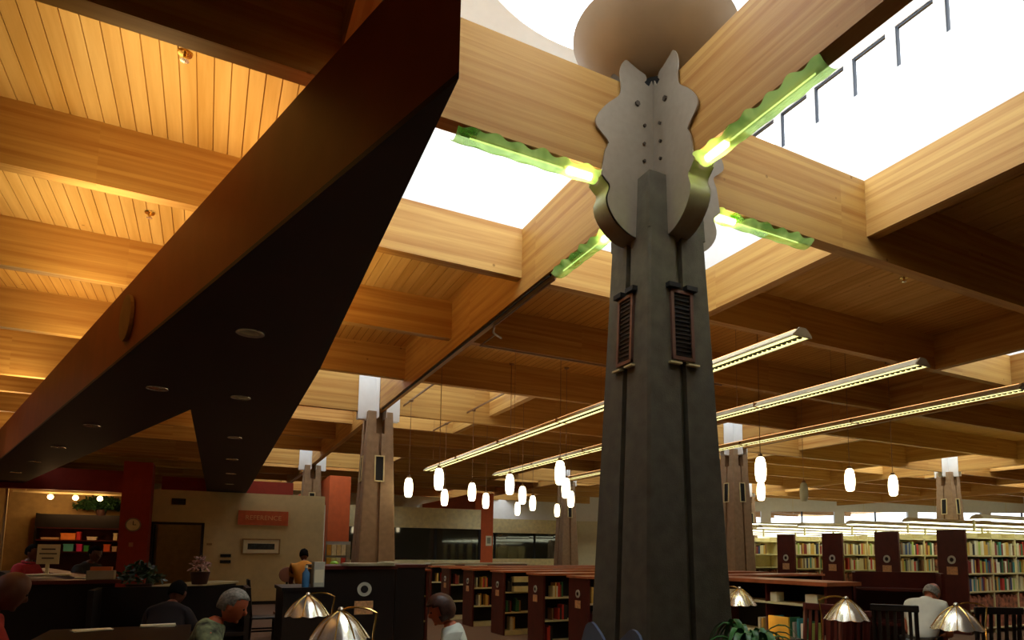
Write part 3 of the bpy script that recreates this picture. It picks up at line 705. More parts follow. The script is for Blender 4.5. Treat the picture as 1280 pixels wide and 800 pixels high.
# ============================================================ FURNITURE PROTOTYPES
def chair(lb, loc, rz, m_=MAHOG, group=None, h=1.1, w_=.44):
    """slat back wooden chair facing local +Y"""
    r = thing('wooden_chair', lb, 'chair', loc, rz, group)
    hw = w_/2
    MB().box(-hw, hw, -.22, .23, .42, .46).obj('seat', m_, r, bevel=.008)
    for sx in (-1, 1):
        MB().tube([(sx*(hw-.02), -.23, 0), (sx*(hw-.02), -.21, .45), (sx*(hw-.02), -.28, h)], .022, 6).obj('rear_leg', m_, r)
        MB().box(sx*(hw-.02)-.02, sx*(hw-.02)+.02, .17, .21, 0, .42).obj('front_leg', m_, r)
        MB().box(sx*(hw-.02)-.012, sx*(hw-.02)+.012, -.2, .18, .2, .23).obj('stretcher', m_, r)
    MB().box(-hw-.01, hw+.01, -.30, -.262, h-.07, h).obj('top_rail', m_, r, bevel=.006)
    MB().box(-hw+.02, hw-.02, -.255, -.225, .58, .62).obj('lower_rail', m_, r)
    for k in range(5):
        x = -hw+.075+k*(w_-.15)/4
        MB().add([(x-.016, -.25, .6), (x+.016, -.25, .6), (x+.016, -.235, .6), (x-.016, -.235, .6), (x-.016, -.285, h-.06), (x+.016, -.285, h-.06), (x+.016, -.27, h-.06), (x-.016, -.27, h-.06)],
                 [(0,1,2,3),(4,5,6,7),(0,1,5,4),(1,2,6,5),(2,3,7,6),(3,0,4,7)]).obj('back_slat', m_, r)
    return r
def lamp(lb, loc, rz):
    """table reading lamp with a scalloped metal shade and an arched arm"""
    r = thing('reading_lamp', lb, 'lamp', loc, rz, None)
    n = 48; prof = [(.022, .160), (.045, .148), (.08, .122), (.115, .088), (.145, .045), (.172, 0), (.166, -.004)]
    vs = []; fs = []
    for i in range(n):
        a = 2*pi*i/n
        for rr, z in prof:
            k = 1+.10*abs(sin(a*4.5+.01))*(rr/.17); vs.append((rr*k*cos(a), rr*k*sin(a), .34+z-.012*abs(sin(a*4.5))*(rr/.17)))
    kk = len(prof)
    for i in range(n):
        for j in range(kk-1): fs.append((i*kk+j, ((i+1) % n)*kk+j, ((i+1) % n)*kk+j+1, i*kk+j+1))
    sh_ = MB().add(vs, fs).obj('shade', CHROME, r, True)
    for q in range(9):
        a = 2*pi*q/9; MB().tube([(rr*cos(a)*1.01, rr*sin(a)*1.01, .342+z) for rr, z in prof[:-1]], .0045, 5).obj('rib', BRASS, sh_, True)
    MB().lathe([(.001, .53), (.012, .528), (.02, .515), (.012, .50), (.03, .495), (.045, .485), (.03, .48), (.001, .48)], 16).obj('finial', CHROME, r, True)
    pts = [(0, 0, .52)]+[(.10-.10*cos(a)+.08*(a/pi), 0, .50+.055*sin(a)-.06*(a/pi)) for a in [pi*k/8 for k in range(1, 7)]]+[(.215, 0, .36), (.215, 0, .2), (.20, 0, .03)]
    MB().tube(pts, .007, 6).obj('arm', BRASS, r, True)
    MB().lathe([(.001, 0), (.11, 0), (.115, .012), (.09, .025), (.03, .035), (.001, .036)], 24).obj('base', BRASS, r, True)
    MB().tube([(.16, 0, .02), (.21, 0, .03)], .012, 6).tube([(0.05, 0, .02), (.2, 0, .025)], .012, 6).obj('base_bar', BRASS, r)
    MB().sph((0, 0, .40), .03).obj('bulb', OPAL, r, True)
    b_ = bpy.data.lights.new('reading_bulb', 'POINT'); b_.energy = 8; b_.color = (1, .58, .28); b_.shadow_soft_size = .03
    o = bpy.data.objects.new('reading_bulb', b_); o.location = (loc[0], loc[1], loc[2]+.36); COL.objects.link(o)
    return r
def table(lb, x0, x1, y0, y1, m_=DARKW):
    cx, cy = (x0+x1)/2, (y0+y1)/2; a, b = (x1-x0)/2, (y1-y0)/2
    r = thing('reading_table', lb, 'table', (cx, cy, 0))
    MB().box(-a, a, -b, b, .71, .75).obj('table_top', m_, r, bevel=.006)
    MB().box(-a+.06, a-.06, -b+.06, b-.06, .63, .71).obj('apron', m_, r)
    for sx in (-1, 1):
        for sy in (-1, 1): MB().box(sx*(a-.08)-.035, sx*(a-.08)+.035, sy*(b-.08)-.035, sy*(b-.08)+.035, 0, .63).obj('leg', m_, r)
    return r
table('long dark reading table with two silver lamps between the seated man and woman', -2.62, -1.82, -.35, 2.6)
table('dark reading table carrying silver lamps at lower right', 1.55, 2.35, -1.5, 0.35)
table('dark reading table end behind the spider plant', 1.85, 2.6, 1.0, 2.0)
lamp('silver scalloped reading lamp farther back on the long left table', (-2.22, 2.10, .75), -.5)
lamp('larger silver scalloped reading lamp nearest on the long left table', (-2.24, .40, .75), -.5)
lamp('silver reading lamp between the two slat chairs at lower right', (1.87, -.12, .75), 2.6)
lamp('silver reading lamp in front of the man in the white shirt', (2.02, -.99, .75), -.5)
lamp('silver reading lamp peeking out behind the foreground column', (2.18, 1.52, .75), 2.6)
chair('reddish slat back chair right of the spider plant', (2.46, .82, 0), 1.75, MAHOG, h=1.12)
chair('dark slat back chair pushed out behind the man in white', (3.60, .62, 0), .5-pi/2, DARKW, h=1.12)
chair('dark slat back chair at the right edge beside the table', (4.2, .05, 0), -.6, DARKW, h=1.12)
chair('small reddish chair between lamp and the white-shirted man', (3.55, 1.35, 0), -.3, MAHOG, h=1.0)
chair('dark chair standing alone before the cream wall', (-2.03, 9.3, 0), -pi/2, DARKW, h=1.12, w_=.5)
tag(MB().box(2.38, 2.40, 1.02, 1.30, .6, .98).obj('yellow_folder', mat('yellow_card', (.85, .5, .05), .6)), 'yellow folder standing against the reddish chair', 'folder')
ct = thing('round_back_chair', 'pinkish round chair back against the cream wall', 'chair', (-1.6, 9.9, 0))
q = MB().lathe([(.001, 0), (.14, 0), (.15, .02), (.14, .04), (.001, .04)], 20); q.v = [(x, z, y+1.18) for x, y, z in q.v]; q.obj('backrest', mat('pink_upholstery', (.35, .16, .10), .8), ct)
MB().box(-.2, .2, -.2, .2, .42, .48).obj('seat', mat('pink_seat', (.3, .13, .09), .8), ct)
for sx in (-.17, .17):
    for sy in (-.17, .17): MB().tube([(sx, sy, 0), (sx, sy, .42)], .015, 6).obj('leg', BLACK, ct)
MB().tube([(0, .02, .45), (0, .02, 1.1)], .02, 6).obj('back_post', BLACK, ct)

# ============================================================ LOW SHELVES
BC = [mat('book_'+n_, c_, .6, var=.15, scale=20) for n_, c_ in (('maroon', (.25, .03, .02)), ('navy', (.03, .06, .18)), ('forest', (.04, .16, .06)), ('ochre', (.65, .38, .07)), ('cream', (.75, .65, .38)), ('brown', (.22, .10, .04)), ('scarlet', (.6, .05, .03)), ('teal', (.06, .28, .28)), ('grey', (.35, .33, .26)), ('black', (.03, .025, .02)), ('lime', (.45, .55, .12)), ('white', (.82, .78, .6)))]
BM = [MB().box(0, 1, 0, .18, 0, 1).box(.08, .92, -.001, 0, .78, .84).mesh('book', m_) for m_ in BC]
NB = [0]
CN = ['maroon', 'navy', 'dark green', 'ochre', 'cream', 'brown', 'scarlet', 'teal', 'grey', 'black', 'lime', 'white']
ORD = ['zeroth', 'first', 'second', 'third', 'fourth', 'fifth', 'sixth', 'seventh', 'eighth', 'ninth', 'tenth', 'eleventh', 'twelfth', 'thirteenth', 'fourteenth', 'fifteenth', 'sixteenth', 'seventeenth', 'eighteenth', 'nineteenth']
def ordn(n):
    if n < 20: return ORD[n]
    t_, u = divmod(n, 10); T = {2: 'twent', 3: 'thirt', 4: 'fort', 5: 'fift', 6: 'sixt'}[t_]
    return T+'ieth' if u == 0 else T+'y-'+ORD[u]
CNT = {}
def book(x, y, z, t_, h, c_, lb, grp, rz=0):
    CNT[lb] = CNT.get(lb, 0)+1
    o = link('book', BM[c_], None, (x, y, z), rz, (t_, 1, h)); tag(o, '%s book, %s %s' % (CN[c_], ordn(CNT[lb]), lb), 'book', grp); NB[0] += 1; return o
DISC = mat('silver_disc', (.62, .64, .54), .4, .2); PLAC = mat('tan_placard', (.66, .36, .15), .6, var=.3, scale=40)
def disc_placard(r, y_face, axis, pos, zc, s=1.0):
    """round emblem and placard on an end panel. axis 'x': panel faces -X at pos, centred at y_face"""
    q = MB().lathe([(.045*s, 0), (.085*s, 0), (.085*s, .012), (.045*s, .012)], 24)
    c_ = MB().lathe([(.001, 0), (.03*s, 0), (.03*s, .014), (.001, .014)], 16)
    for k_, mm_ in ((q, DISC), (c_, BLACK)):
        k_.v = [((pos-z, y_face+x, zc+y) if axis == 'x' else (y_face+x, pos-z, zc+y)) for x, y, z in k_.v]
        k_.obj('round_emblem', mm_, r)
    p = MB().box(pos-.01, pos, y_face-.11*s, y_face+.11*s, zc-.30*s, zc-.14*s) if axis == 'x' else MB().box(y_face-.11*s, y_face+.11*s, pos-.01, pos, zc-.30*s, zc-.14*s)
    p.obj('placard', PLAC, r)
def low_range(lb, x0, x1, y0, y1, h, shelves, emblem=True):
    r = thing('low_bookshelf', lb, 'bookshelf', (0, 0, 0), 0, None)
    MB().box(x0, x0+.04, y0, y1, 0, h).obj('end_panel', MAHOG, r); MB().box(x1-.04, x1, y0, y1, 0, h).obj('end_panel', MAHOG, r)
    MB().box(x0-.03, x1+.03, y0-.03, y1+.03, h, h+.035).obj('top_board', MAHOGL, r)
    MB().box(x0+.04, x1-.04, (y0+y1)/2-.01, (y0+y1)/2+.01, .02, h).obj('back_panel', BLACK, r)
    MB().box(x0+.04, x1-.04, y0+.02, y1-.02, .0, .09).obj('kick_board', SHELFM, r)
    for z in shelves: MB().box(x0+.04, x1-.04, y0+.01, y1-.01, z-.025, z).obj('shelf', SHELFM, r)
    n = max(1, int((x1-x0)/.95))
    for k in range(1, n): xx = x0+(x1-x0)*k/n; MB().box(xx-.012, xx+.012, y0+.015, y1-.015, .09, h).obj('upright', MAHOG, r)
    if emblem: disc_placard(r, (y0+y1)/2, 'x', x0, h*.80, .75)
    return r
YR = [(3.35, 'second'), (4.95, 'nearest'), (6.51, 'second'), (8.28, 'third'), (10.03, 'fourth'), (11.65, 'fifth'), (13.2, 'sixth')]
for k, (y, wd) in enumerate(YR):
    if k == 0: continue
    low_range('low mahogany bookshelf with wood top, %s of the row left of the foreground column' % wd, 2.25, 7.5, y, y+.62, 1.235, (.45, .85))
    names = 'books on the %s low bookshelf' % wd
    xs_ = 2.36
    rnd = random.Random(k)
    for z, nm, cnt in ((.85, 'upper', 6 if k < 5 else 3), (.45, 'middle', 6 if k < 5 else 0), (.09, 'bottom', 3 if k in (2, 3) else 0)):
        x = 2.33+rnd.uniform(0, .15)
        for q in range(cnt):
            t_ = rnd.uniform(.02, .045); hh = rnd.uniform(.19, .27)
            book(x, y+.06, z+.002, t_, hh, rnd.choice((0, 4, 11, 5, 3, 6, 2, 9)), 'from the end panel, %s shelf of %s low bookshelf' % (nm, wd), names); x += t_+.003 + (rnd.random() < .15)*.1
# drawer-like basket rack on the third shelf row
rk = thing('media_rack', 'cream wire media rack on the third low bookshelf', 'rack', (2.72, 8.24, .855))
for z in (0, .19): MB().box(-.26, .30, 0, .16, z, z+.11).obj('tray', SHELFM, rk)
MB().box(-.26, .30, .02, .16, .11, .19).obj('dark_slot', BLACK, rk)
# right hand low shelf facing the aisle, seen past the column
r = thing('low_bookshelf', 'low open bookshelf with bookends right of the foreground column', 'bookshelf', (0, 0, 0))
x0, x1, y0, y1, h = 3.95, 4.45, 1.85, 4.85, 1.235
MB().box(x0-.05, x1+.1, y0-.05, y1, h, h+.05).obj('top_board', MAHOGL, r); MB().box(x0, x1, y0, y0+.04, 0, h).obj('end_panel', MAHOG, r); MB().box(x1-.03, x1, y0, y1, 0, h).obj('back_panel', BLACK, r)
for z in (.55, .98, .15): MB().box(x0, x1-.03, y0+.04, y1, z-.025, z).obj('shelf', SHELFM, r)
for k in range(1, 3): MB().box(x0+.01, x1-.03, y0+k*1.05, y0+k*1.05+.02, 0, h).obj('upright', MAHOG, r)
for k, (yy, sz) in enumerate(((2.05, .20), (2.75, .12), (3.55, .18), (4.3, .15))):
    tag(MB().box(x0+.05, x0+.2, yy, yy+sz, .982, .982+.13).obj('card_box', PAPER, None, bevel=.006), 'cream card box %s on the low shelf right of foreground column' % ('at the right end', 'second from right', 'third from right', 'nearest the column')[k], 'box')
for k in range(14):
    rnd = random.Random(50+k); book(x0+.06, 2.0+k*.07, .552, rnd.uniform(.02, .04), rnd.uniform(.19, .26), rnd.randrange(12), 'from right end of the shelf beside the foreground column', 'books low in the right low shelf', pi/2)

# kiosk cabinets in the left middle ground
kk = thing('catalogue_cabinet', 'tall dark cabinet end with round silver emblem behind the left lamps', 'cabinet', (-1.36, 4.25, 0))
MB().box(-.42, .42, 0, .04, 0, 1.42).obj('end_panel', DARKW, kk); MB().box(-.42, .42, .04, 1.3, .0, 1.40).obj('cabinet_body', DARKW, kk); MB().box(-.45, .45, -.03, 1.33, 1.42, 1.46).obj('top_board', MAHOG, kk)
disc_placard(kk, .06, 'y', 0, 1.18, 1.0)
cb2 = thing('catalogue_cabinet', 'dark cabinet with shelves just right of the emblem cabinet', 'cabinet', (-.45, 5.1, 0))
MB().box(-.25, .15, 0, .04, 0, 1.42).obj('end_panel', DARKW, cb2); MB().box(-.25, .15, .04, .9, 0, 1.40).obj('cabinet_body', DARKW, cb2); MB().box(-.28, .18, -.03, .93, 1.42, 1.46).obj('top_board', MAHOG, cb2)
r = low_range('dark reference bookshelf directly behind the woman with brown hair', -.15, .45, 7.4, 8.0, 1.30, (.45, .88), True)
sheets('loose white papers on top of the emblem cabinet', -1.25, 4.32, 1.462, .05, .6, .25, 9)
sheets('green and white leaflets on the emblem cabinet right corner', -1.02, 4.28, 1.499, .3, .2, .16, 4)
bl = thing('bottle', 'blue plastic bottle on the cabinet left of the white binder', 'bottle', (-1.98, 4.2, 1.22))
MB().lathe([(.001, 0), (.04, 0), (.042, .16), (.015, .20), (.015, .24), (.001, .24)], 16).obj('bottle_body', mat('blue_plastic', (.06, .2, .38), .25), bl, True); MB().lathe([(.018, .22), (.018, .25), (.001, .25)], 12).obj('cap', PAPER, bl)
bd = thing('binder', 'white binder standing on the left end of cabinet', 'binder', (-1.84, 4.18, 1.22))
MB().box(-.06, .06, -.02, .2, 0, .29).obj('cover', mat('binder_white', (.55, .55, .42), .5), bd, bevel=.004); MB().box(-.05, .05, -.025, -.02, .05, .20).obj('spine_label', PAPER, bd)
sc_ = thing('side_cabinet', 'black low cabinet under the blue bottle and white binder', 'cabinet', (-2.1, 4.4, 0)); MB().box(-.12, .32, -.3, .6, 0, 1.18).obj('cabinet_body', DARKW, sc_); MB().box(-.14, .32, -.32, .62, 1.18, 1.22).obj('top_board', DARKW, sc_)
# brochure rack before the orange pillar
br = thing('brochure_rack', 'rack of orange and white brochures before the orange pillar', 'rack', (-.87, 8.75, 1.3))
MB().box(-.22, .22, .0, .04, -1.3, .52).obj('rack_back', mat('clear_grey_acrylic', (.35, .36, .38), .3), br)
for k, c_ in enumerate((3, 11, 4, 11, 8)):
    for q in range(2): MB().box(-.20+k*.085, -.125+k*.085, -.04, 0, .02+q*.24, .22+q*.24).obj('brochure', BC[c_ if q else (3, 4, 11, 6, 8)[k]], br)
tag(MB().sph((-.95, 8.62, 1.40), .08, sc=(1, 1, .8)).obj('green_bowl', mat('lime_green', (.35, .75, .05), .4), None, True), 'lime green round bowl in front of the brochure rack', 'bowl')
bs = thing('counter_block', 'dark counter block under the brochure rack', 'counter', (-.9, 8.65, 0)); MB().box(-.5, .6, -.2, .1, 0, 1.28).obj('counter_body', DARKW, bs); MB().box(-.52, .62, -.22, .12, 1.28, 1.31).obj('counter_top', MAHOG, bs)
# papers on the far bookshelf tops
for (x, y, lb) in ((2.7, 13.5, 'white papers lying on the farthest low bookshelf top'), (3.6, 13.4, 'second pile of papers on the farthest low bookshelf')): sheets(lb, x, y, 1.275, .2, .5, .4, 5)
wc = thing('white_counter', 'pale counter top edge in front of middle orange pillar', 'counter', (5.6, 18.5, 0)); MB().box(-1.8, 1.8, -.3, .3, 0, 1.22).obj('counter_body', MAHOG, wc); MB().box(-1.85, 1.85, -.35, .35, 1.22, 1.27).obj('counter_top', PAPER, wc)
nt_ = thing('wall_notice', 'small white notice taped low on the middle orange pillar', 'notice', (7.95, 23.38, 2.15)); MB().box(-.14, .14, 0, .01, -.22, .22).obj('sheet', PAPER, nt_); MB().box(-.08, .08, -.004, 0, -.12, .14).obj('print', mat('grey_print', (.3, .3, .2), .6), nt_)
tag(MB().box(3.15, 3.35, 5.0, 5.15, 1.272, 1.47).obj('yellow_block', mat('amber_card', (.85, .45, .05), .5), None, bevel=.004), 'amber yellow sign block on the nearest low bookshelf top', 'sign')

# ============================================================ TALL STACKS
def tall_range(k, wd, x0=11.0, length=9.0):
    y0 = 4.24+1.54*k; y1 = y0+.62; h = 2.19
    r = thing('tall_bookshelf', 'tall bookshelf with mahogany end panel, %s of the row on the right' % wd, 'bookshelf', (0, 0, 0), 0, None)
    MB().box(x0, x0+.05, y0, y1, 0, h).obj('end_panel', MAHOG, r)
    disc_placard(r, (y0+y1)/2, 'x', x0, 1.55, 1.05)
    for z in (.13, .51, .89, 1.27, 1.65, 2.03): MB().box(x0+.05, x0+length, y0+.02, y1-.02, z-.03, z).obj('shelf', SHELFM, r)
    for q in range(0, int(length/.92)+1): MB().box(x0+.06+q*.92, x0+.085+q*.92, y0+.02, y1-.02, 0, h-.05).obj('upright', SHELFM, r)
    MB().box(x0+.05, x0+length, (y0+y1)/2-.005, (y0+y1)/2+.005, .1, h-.06).obj('back_panel', SHELFM, r)
    fx = thing('stack_light', 'long fluorescent strip over the %s tall bookshelf' % wd, 'light', (0, 0, 0), 0, None)
    MB().prism([(y0-.42, 2.40), (y0-.36, 2.47), (y0-.26, 2.50), (y0-.16, 2.47), (y0-.10, 2.40)], length, 'x', x0).obj('housing', SHELFM, fx)
    MB().box(x0+.02, x0+length-.02, y0-.38, y0-.14, 2.385, 2.40).obj('lamp_lens', TUBEF, fx)
    for q in range(3): MB().box(x0+.5+q*3, x0+.54+q*3, y0-.26, y0+.1, 2.46, 2.50).box(x0+.5+q*3, x0+.54+q*3, y0+.08, y0+.12, 2.16, 2.50).obj('bracket', SHELFM, fx)
    return y0
rowz = {1.65: 'top', 1.27: 'second', .89: 'third', .51: 'fourth'}
for k, wd in enumerate(('nearest', 'second', 'third', 'fourth', 'fifth', 'sixth')):
    y0 = tall_range(k, wd)
    rnd = random.Random(100+k); ln = 2.2 if k == 0 else (1.25 if k < 4 else .8)
    rest = MB()
    for z in ((1.65, 1.27, .89) if k == 0 else (1.65, 1.27)):
        x = 11.10
        while x < 11.1+ln:
            t_ = rnd.uniform(.042, .08); hh = rnd.uniform(.22, .31)
            if rnd.random() < .06: x += .1
            if NB[0] < 300: book(x, y0+.05, z+.002, t_, hh, rnd.choice((0, 5, 1, 2, 3, 4, 4, 5, 6, 7, 8, 9, 10, 4, 11, 11, 3, 3, 0)), 'from the end panel, %s shelf of the %s tall bookshelf' % (rowz[z], wd), 'books on %s shelf of %s tall bookshelf' % (rowz[z], wd))
            x += t_+.002
    for z in (1.65, 1.27, .89):
        x = 11.1+ln+.1 if (k == 0 or z > 1) else 11.1
        while x < 13.8: t_ = rnd.uniform(.03, .06); rest.box(x, x+t_-.003, y0+.05, y0+.24, z+.001, z+rnd.uniform(.22, .31)); x += t_
    for z in (.51, .13):
        x = 11.1
        while x < 14: t_ = rnd.uniform(.03, .06); rest.box(x, x+t_-.003, y0+.05, y0+.24, z+.001, z+rnd.uniform(.22, .31)); x += t_
    rr_ = rest.obj('far_books', mat('mixed_spines', (.35, .12, .06), .6, var=.9, scale=9)); stuff(rr_); rr_['label'] = 'rows of books low on the %s tall bookshelf' % wd; rr_['category'] = 'books'
# luminaire strips over ranges further back in the hall
wds = ['seventh', 'eighth', 'ninth', 'tenth', 'eleventh', 'twelfth', 'thirteenth']
for k in range(7):
    y = 13.2+1.9*k; fx = thing('stack_light', 'distant fluorescent strip, %s back over the hall stacks' % wds[k], 'light', (0, 0, 0))
    xa = 11.5+.8*k; xb = min(38, 10.6+.88*(31.7-y)/.475-.8)
    MB().prism([(y-.2, 2.55), (y-.1, 2.66), (y+.1, 2.66), (y+.2, 2.55)], xb-xa, 'x', xa).obj('housing', SHELFM, fx); MB().box(xa, xb, y-.16, y+.16, 2.535, 2.55).obj('lamp_lens', TUBEF, fx)
    MB().box(xa, xb, y-.02, y+.02, 2.66, 2.70).obj('far_fill_strip', TUBEF, fx)  # glowing strip added on top to brighten the far ceiling
    for q in (xa+.5, xb-.5): MB().tube([(q, y, 2.68), (q, y, ZC)], .008, 6).obj('hanger_rod', SHELFM, fx)

# dark carrel desk on the right
cr = thing('study_carrel', 'dark mahogany study carrel behind the man in white', 'carrel', (5.2, 1.75, 0), -.9)
MB().box(-.55, .55, .5, .54, 0, 1.40).obj('back_panel', MAHOG, cr); MB().box(-.55, -.51, -.15, .5, 0, 1.40).obj('side_panel', MAHOG, cr); MB().box(.51, .55, -.15, .5, 0, 1.40).obj('side_panel', MAHOG, cr)
MB().box(-.51, .51, -.1, .5, .70, .74).obj('desk_top', MAHOG, cr); MB().box(-.51, .51, .1, .5, 1.15, 1.18).obj('shelf', MAHOG, cr)

# ============================================================ SPIDER PLANT
sp_ = thing('spider_plant', 'arching green leafy plant at the foot of the foreground column', 'plant', (.06, -.84, .72))
MB().lathe([(.001, 0), (.10, 0), (.15, .24), (.14, .26), (.12, .24), (.001, .22)], 20).obj('pot', DARKW, sp_, True)
rnd = random.Random(3)
for k in range(46):
    a = rnd.uniform(0, 2*pi); ln = rnd.uniform(.20, .36); up = rnd.uniform(.10, .34); wd = rnd.uniform(.016, .028)
    vs = []; n = 8
    for q in range(n+1):
        u = q/n; rr_ = ln*u; z = .25+up*4*u*(1-u*.78)*.62-(.12*u**3); ww = wd*(sin(pi*min(1, u*.9+.12)))**.7
        sd_ = Vector((-sin(a), cos(a), 0)); p = Vector((rr_*cos(a), rr_*sin(a), z)); vs += [p+sd_*ww, p-Vector((0, 0, ww*.35)), p-sd_*ww]
    fs = []
    for q in range(n): fs += [(3*q, 3*q+1, 3*q+4, 3*q+3), (3*q+1, 3*q+2, 3*q+5, 3*q+4)]
    MB().add(vs, fs).obj('leaf', LEAF, sp_, True)
ps = thing('plant_stand', 'dark square plant stand holding the spider plant', 'stand', (.06, -.84, 0)); MB().box(-.17, .17, -.17, .17, .68, .72).obj('stand_top', DARKW, ps)
for sx in (-.14, .14):
    for sy in (-.14, .14): MB().box(sx-.02, sx+.02, sy-.02, sy+.02, 0, .68).obj('leg', DARKW, ps)

# ============================================================ PEOPLE
SKIN = mat('skin', (.50, .17, .08), .5, var=.08, scale=12); SKIND = mat('deep_skin', (.16, .055, .03), .5, var=.08)
def skin_mesh(pts, edges, root=0, sub=2):
    me = bpy.data.meshes.new('skel'); me.from_pydata([p[0] for p in pts], edges, []); o = bpy.data.objects.new('skel', me); COL.objects.link(o)
    md = o.modifiers.new('s', 'SKIN'); sl = me.skin_vertices[0].data
    for k, p in enumerate(pts): sl[k].radius = (p[1], p[2] if len(p) > 2 else p[1])
    sl[root].use_root = True
    md.use_smooth_shade = True; s2 = o.modifiers.new('b', 'SUBSURF'); s2.levels = sub; s2.render_levels = sub
    dg = bpy.context.evaluated_depsgraph_get(); out = bpy.data.meshes.new_from_object(o.evaluated_get(dg)); bpy.data.objects.remove(o); return out
def join_remesh(meshes, vox, m_, name):
    bm = bmesh.new()
    for me in meshes: bm.from_mesh(me)
    me = bpy.data.meshes.new(name); bm.to_mesh(me); bm.free(); o = bpy.data.objects.new('tmp', me); COL.objects.link(o)
    md = o.modifiers.new('r', 'REMESH'); md.mode = 'VOXEL'; md.voxel_size = vox; md.use_smooth_shade = True
    sm = o.modifiers.new('s', 'SMOOTH'); sm.iterations = 2; sm.factor = .4
    dg = bpy.context.evaluated_depsgraph_get(); out = bpy.data.meshes.new_from_object(o.evaluated_get(dg)); bpy.data.objects.remove(o)
    out.materials.clear(); out.materials.append(m_); out.name = name; return out
def head_mb(scale=1.0):
    """head facing +X, centred on the skull"""
    h = MB(); t_ = MB().sph((0, 0, 0), 1, 28, 20); vs = []
    for x, y, z in t_.v:
        X, Y, Z = x*.100, y*.077, z*.118
        if Z < 0:
            k = -Z/.118; Y *= 1-.34*k*k; X = X*(1-.18*k) + .018*k
        if X > .06: X = .06+(X-.06)*.72
        if X > .03 and .00 < Z < .03: X -= .006*math.exp(-((abs(Y)-.032)/.014)**2)
        if X < 0 and Z < -.03: X *= .82
        vs.append((X, Y, Z))
    h.add(vs, t_.f)
    h.sph((.092, 0, -.018), .017, 10, 8, (1.2, .75, 1.3)); h.sph((.087, 0, .0), .011, 8, 6, (.9, .7, 1.8))
    h.sph((.076, 0, -.055), .016, 10, 6, (.8, 1.5, .5)); h.sph((.074, 0, -.068), .014, 10, 6, (.8, 1.3, .5)); h.sph((.070, 0, -.093), .021, 10, 8, (.8, 1.1, .7))
    for s in (-1, 1): h.sph((-.002, s*.076, -.012), .026, 10, 8, (.7, .3, 1.15))
    h.sph((.074, 0, .025), .02, 12, 6, (.6, 2.2, .45))
    h.v = [(x*scale, y*scale, z*scale) for x, y, z in h.v]; return h
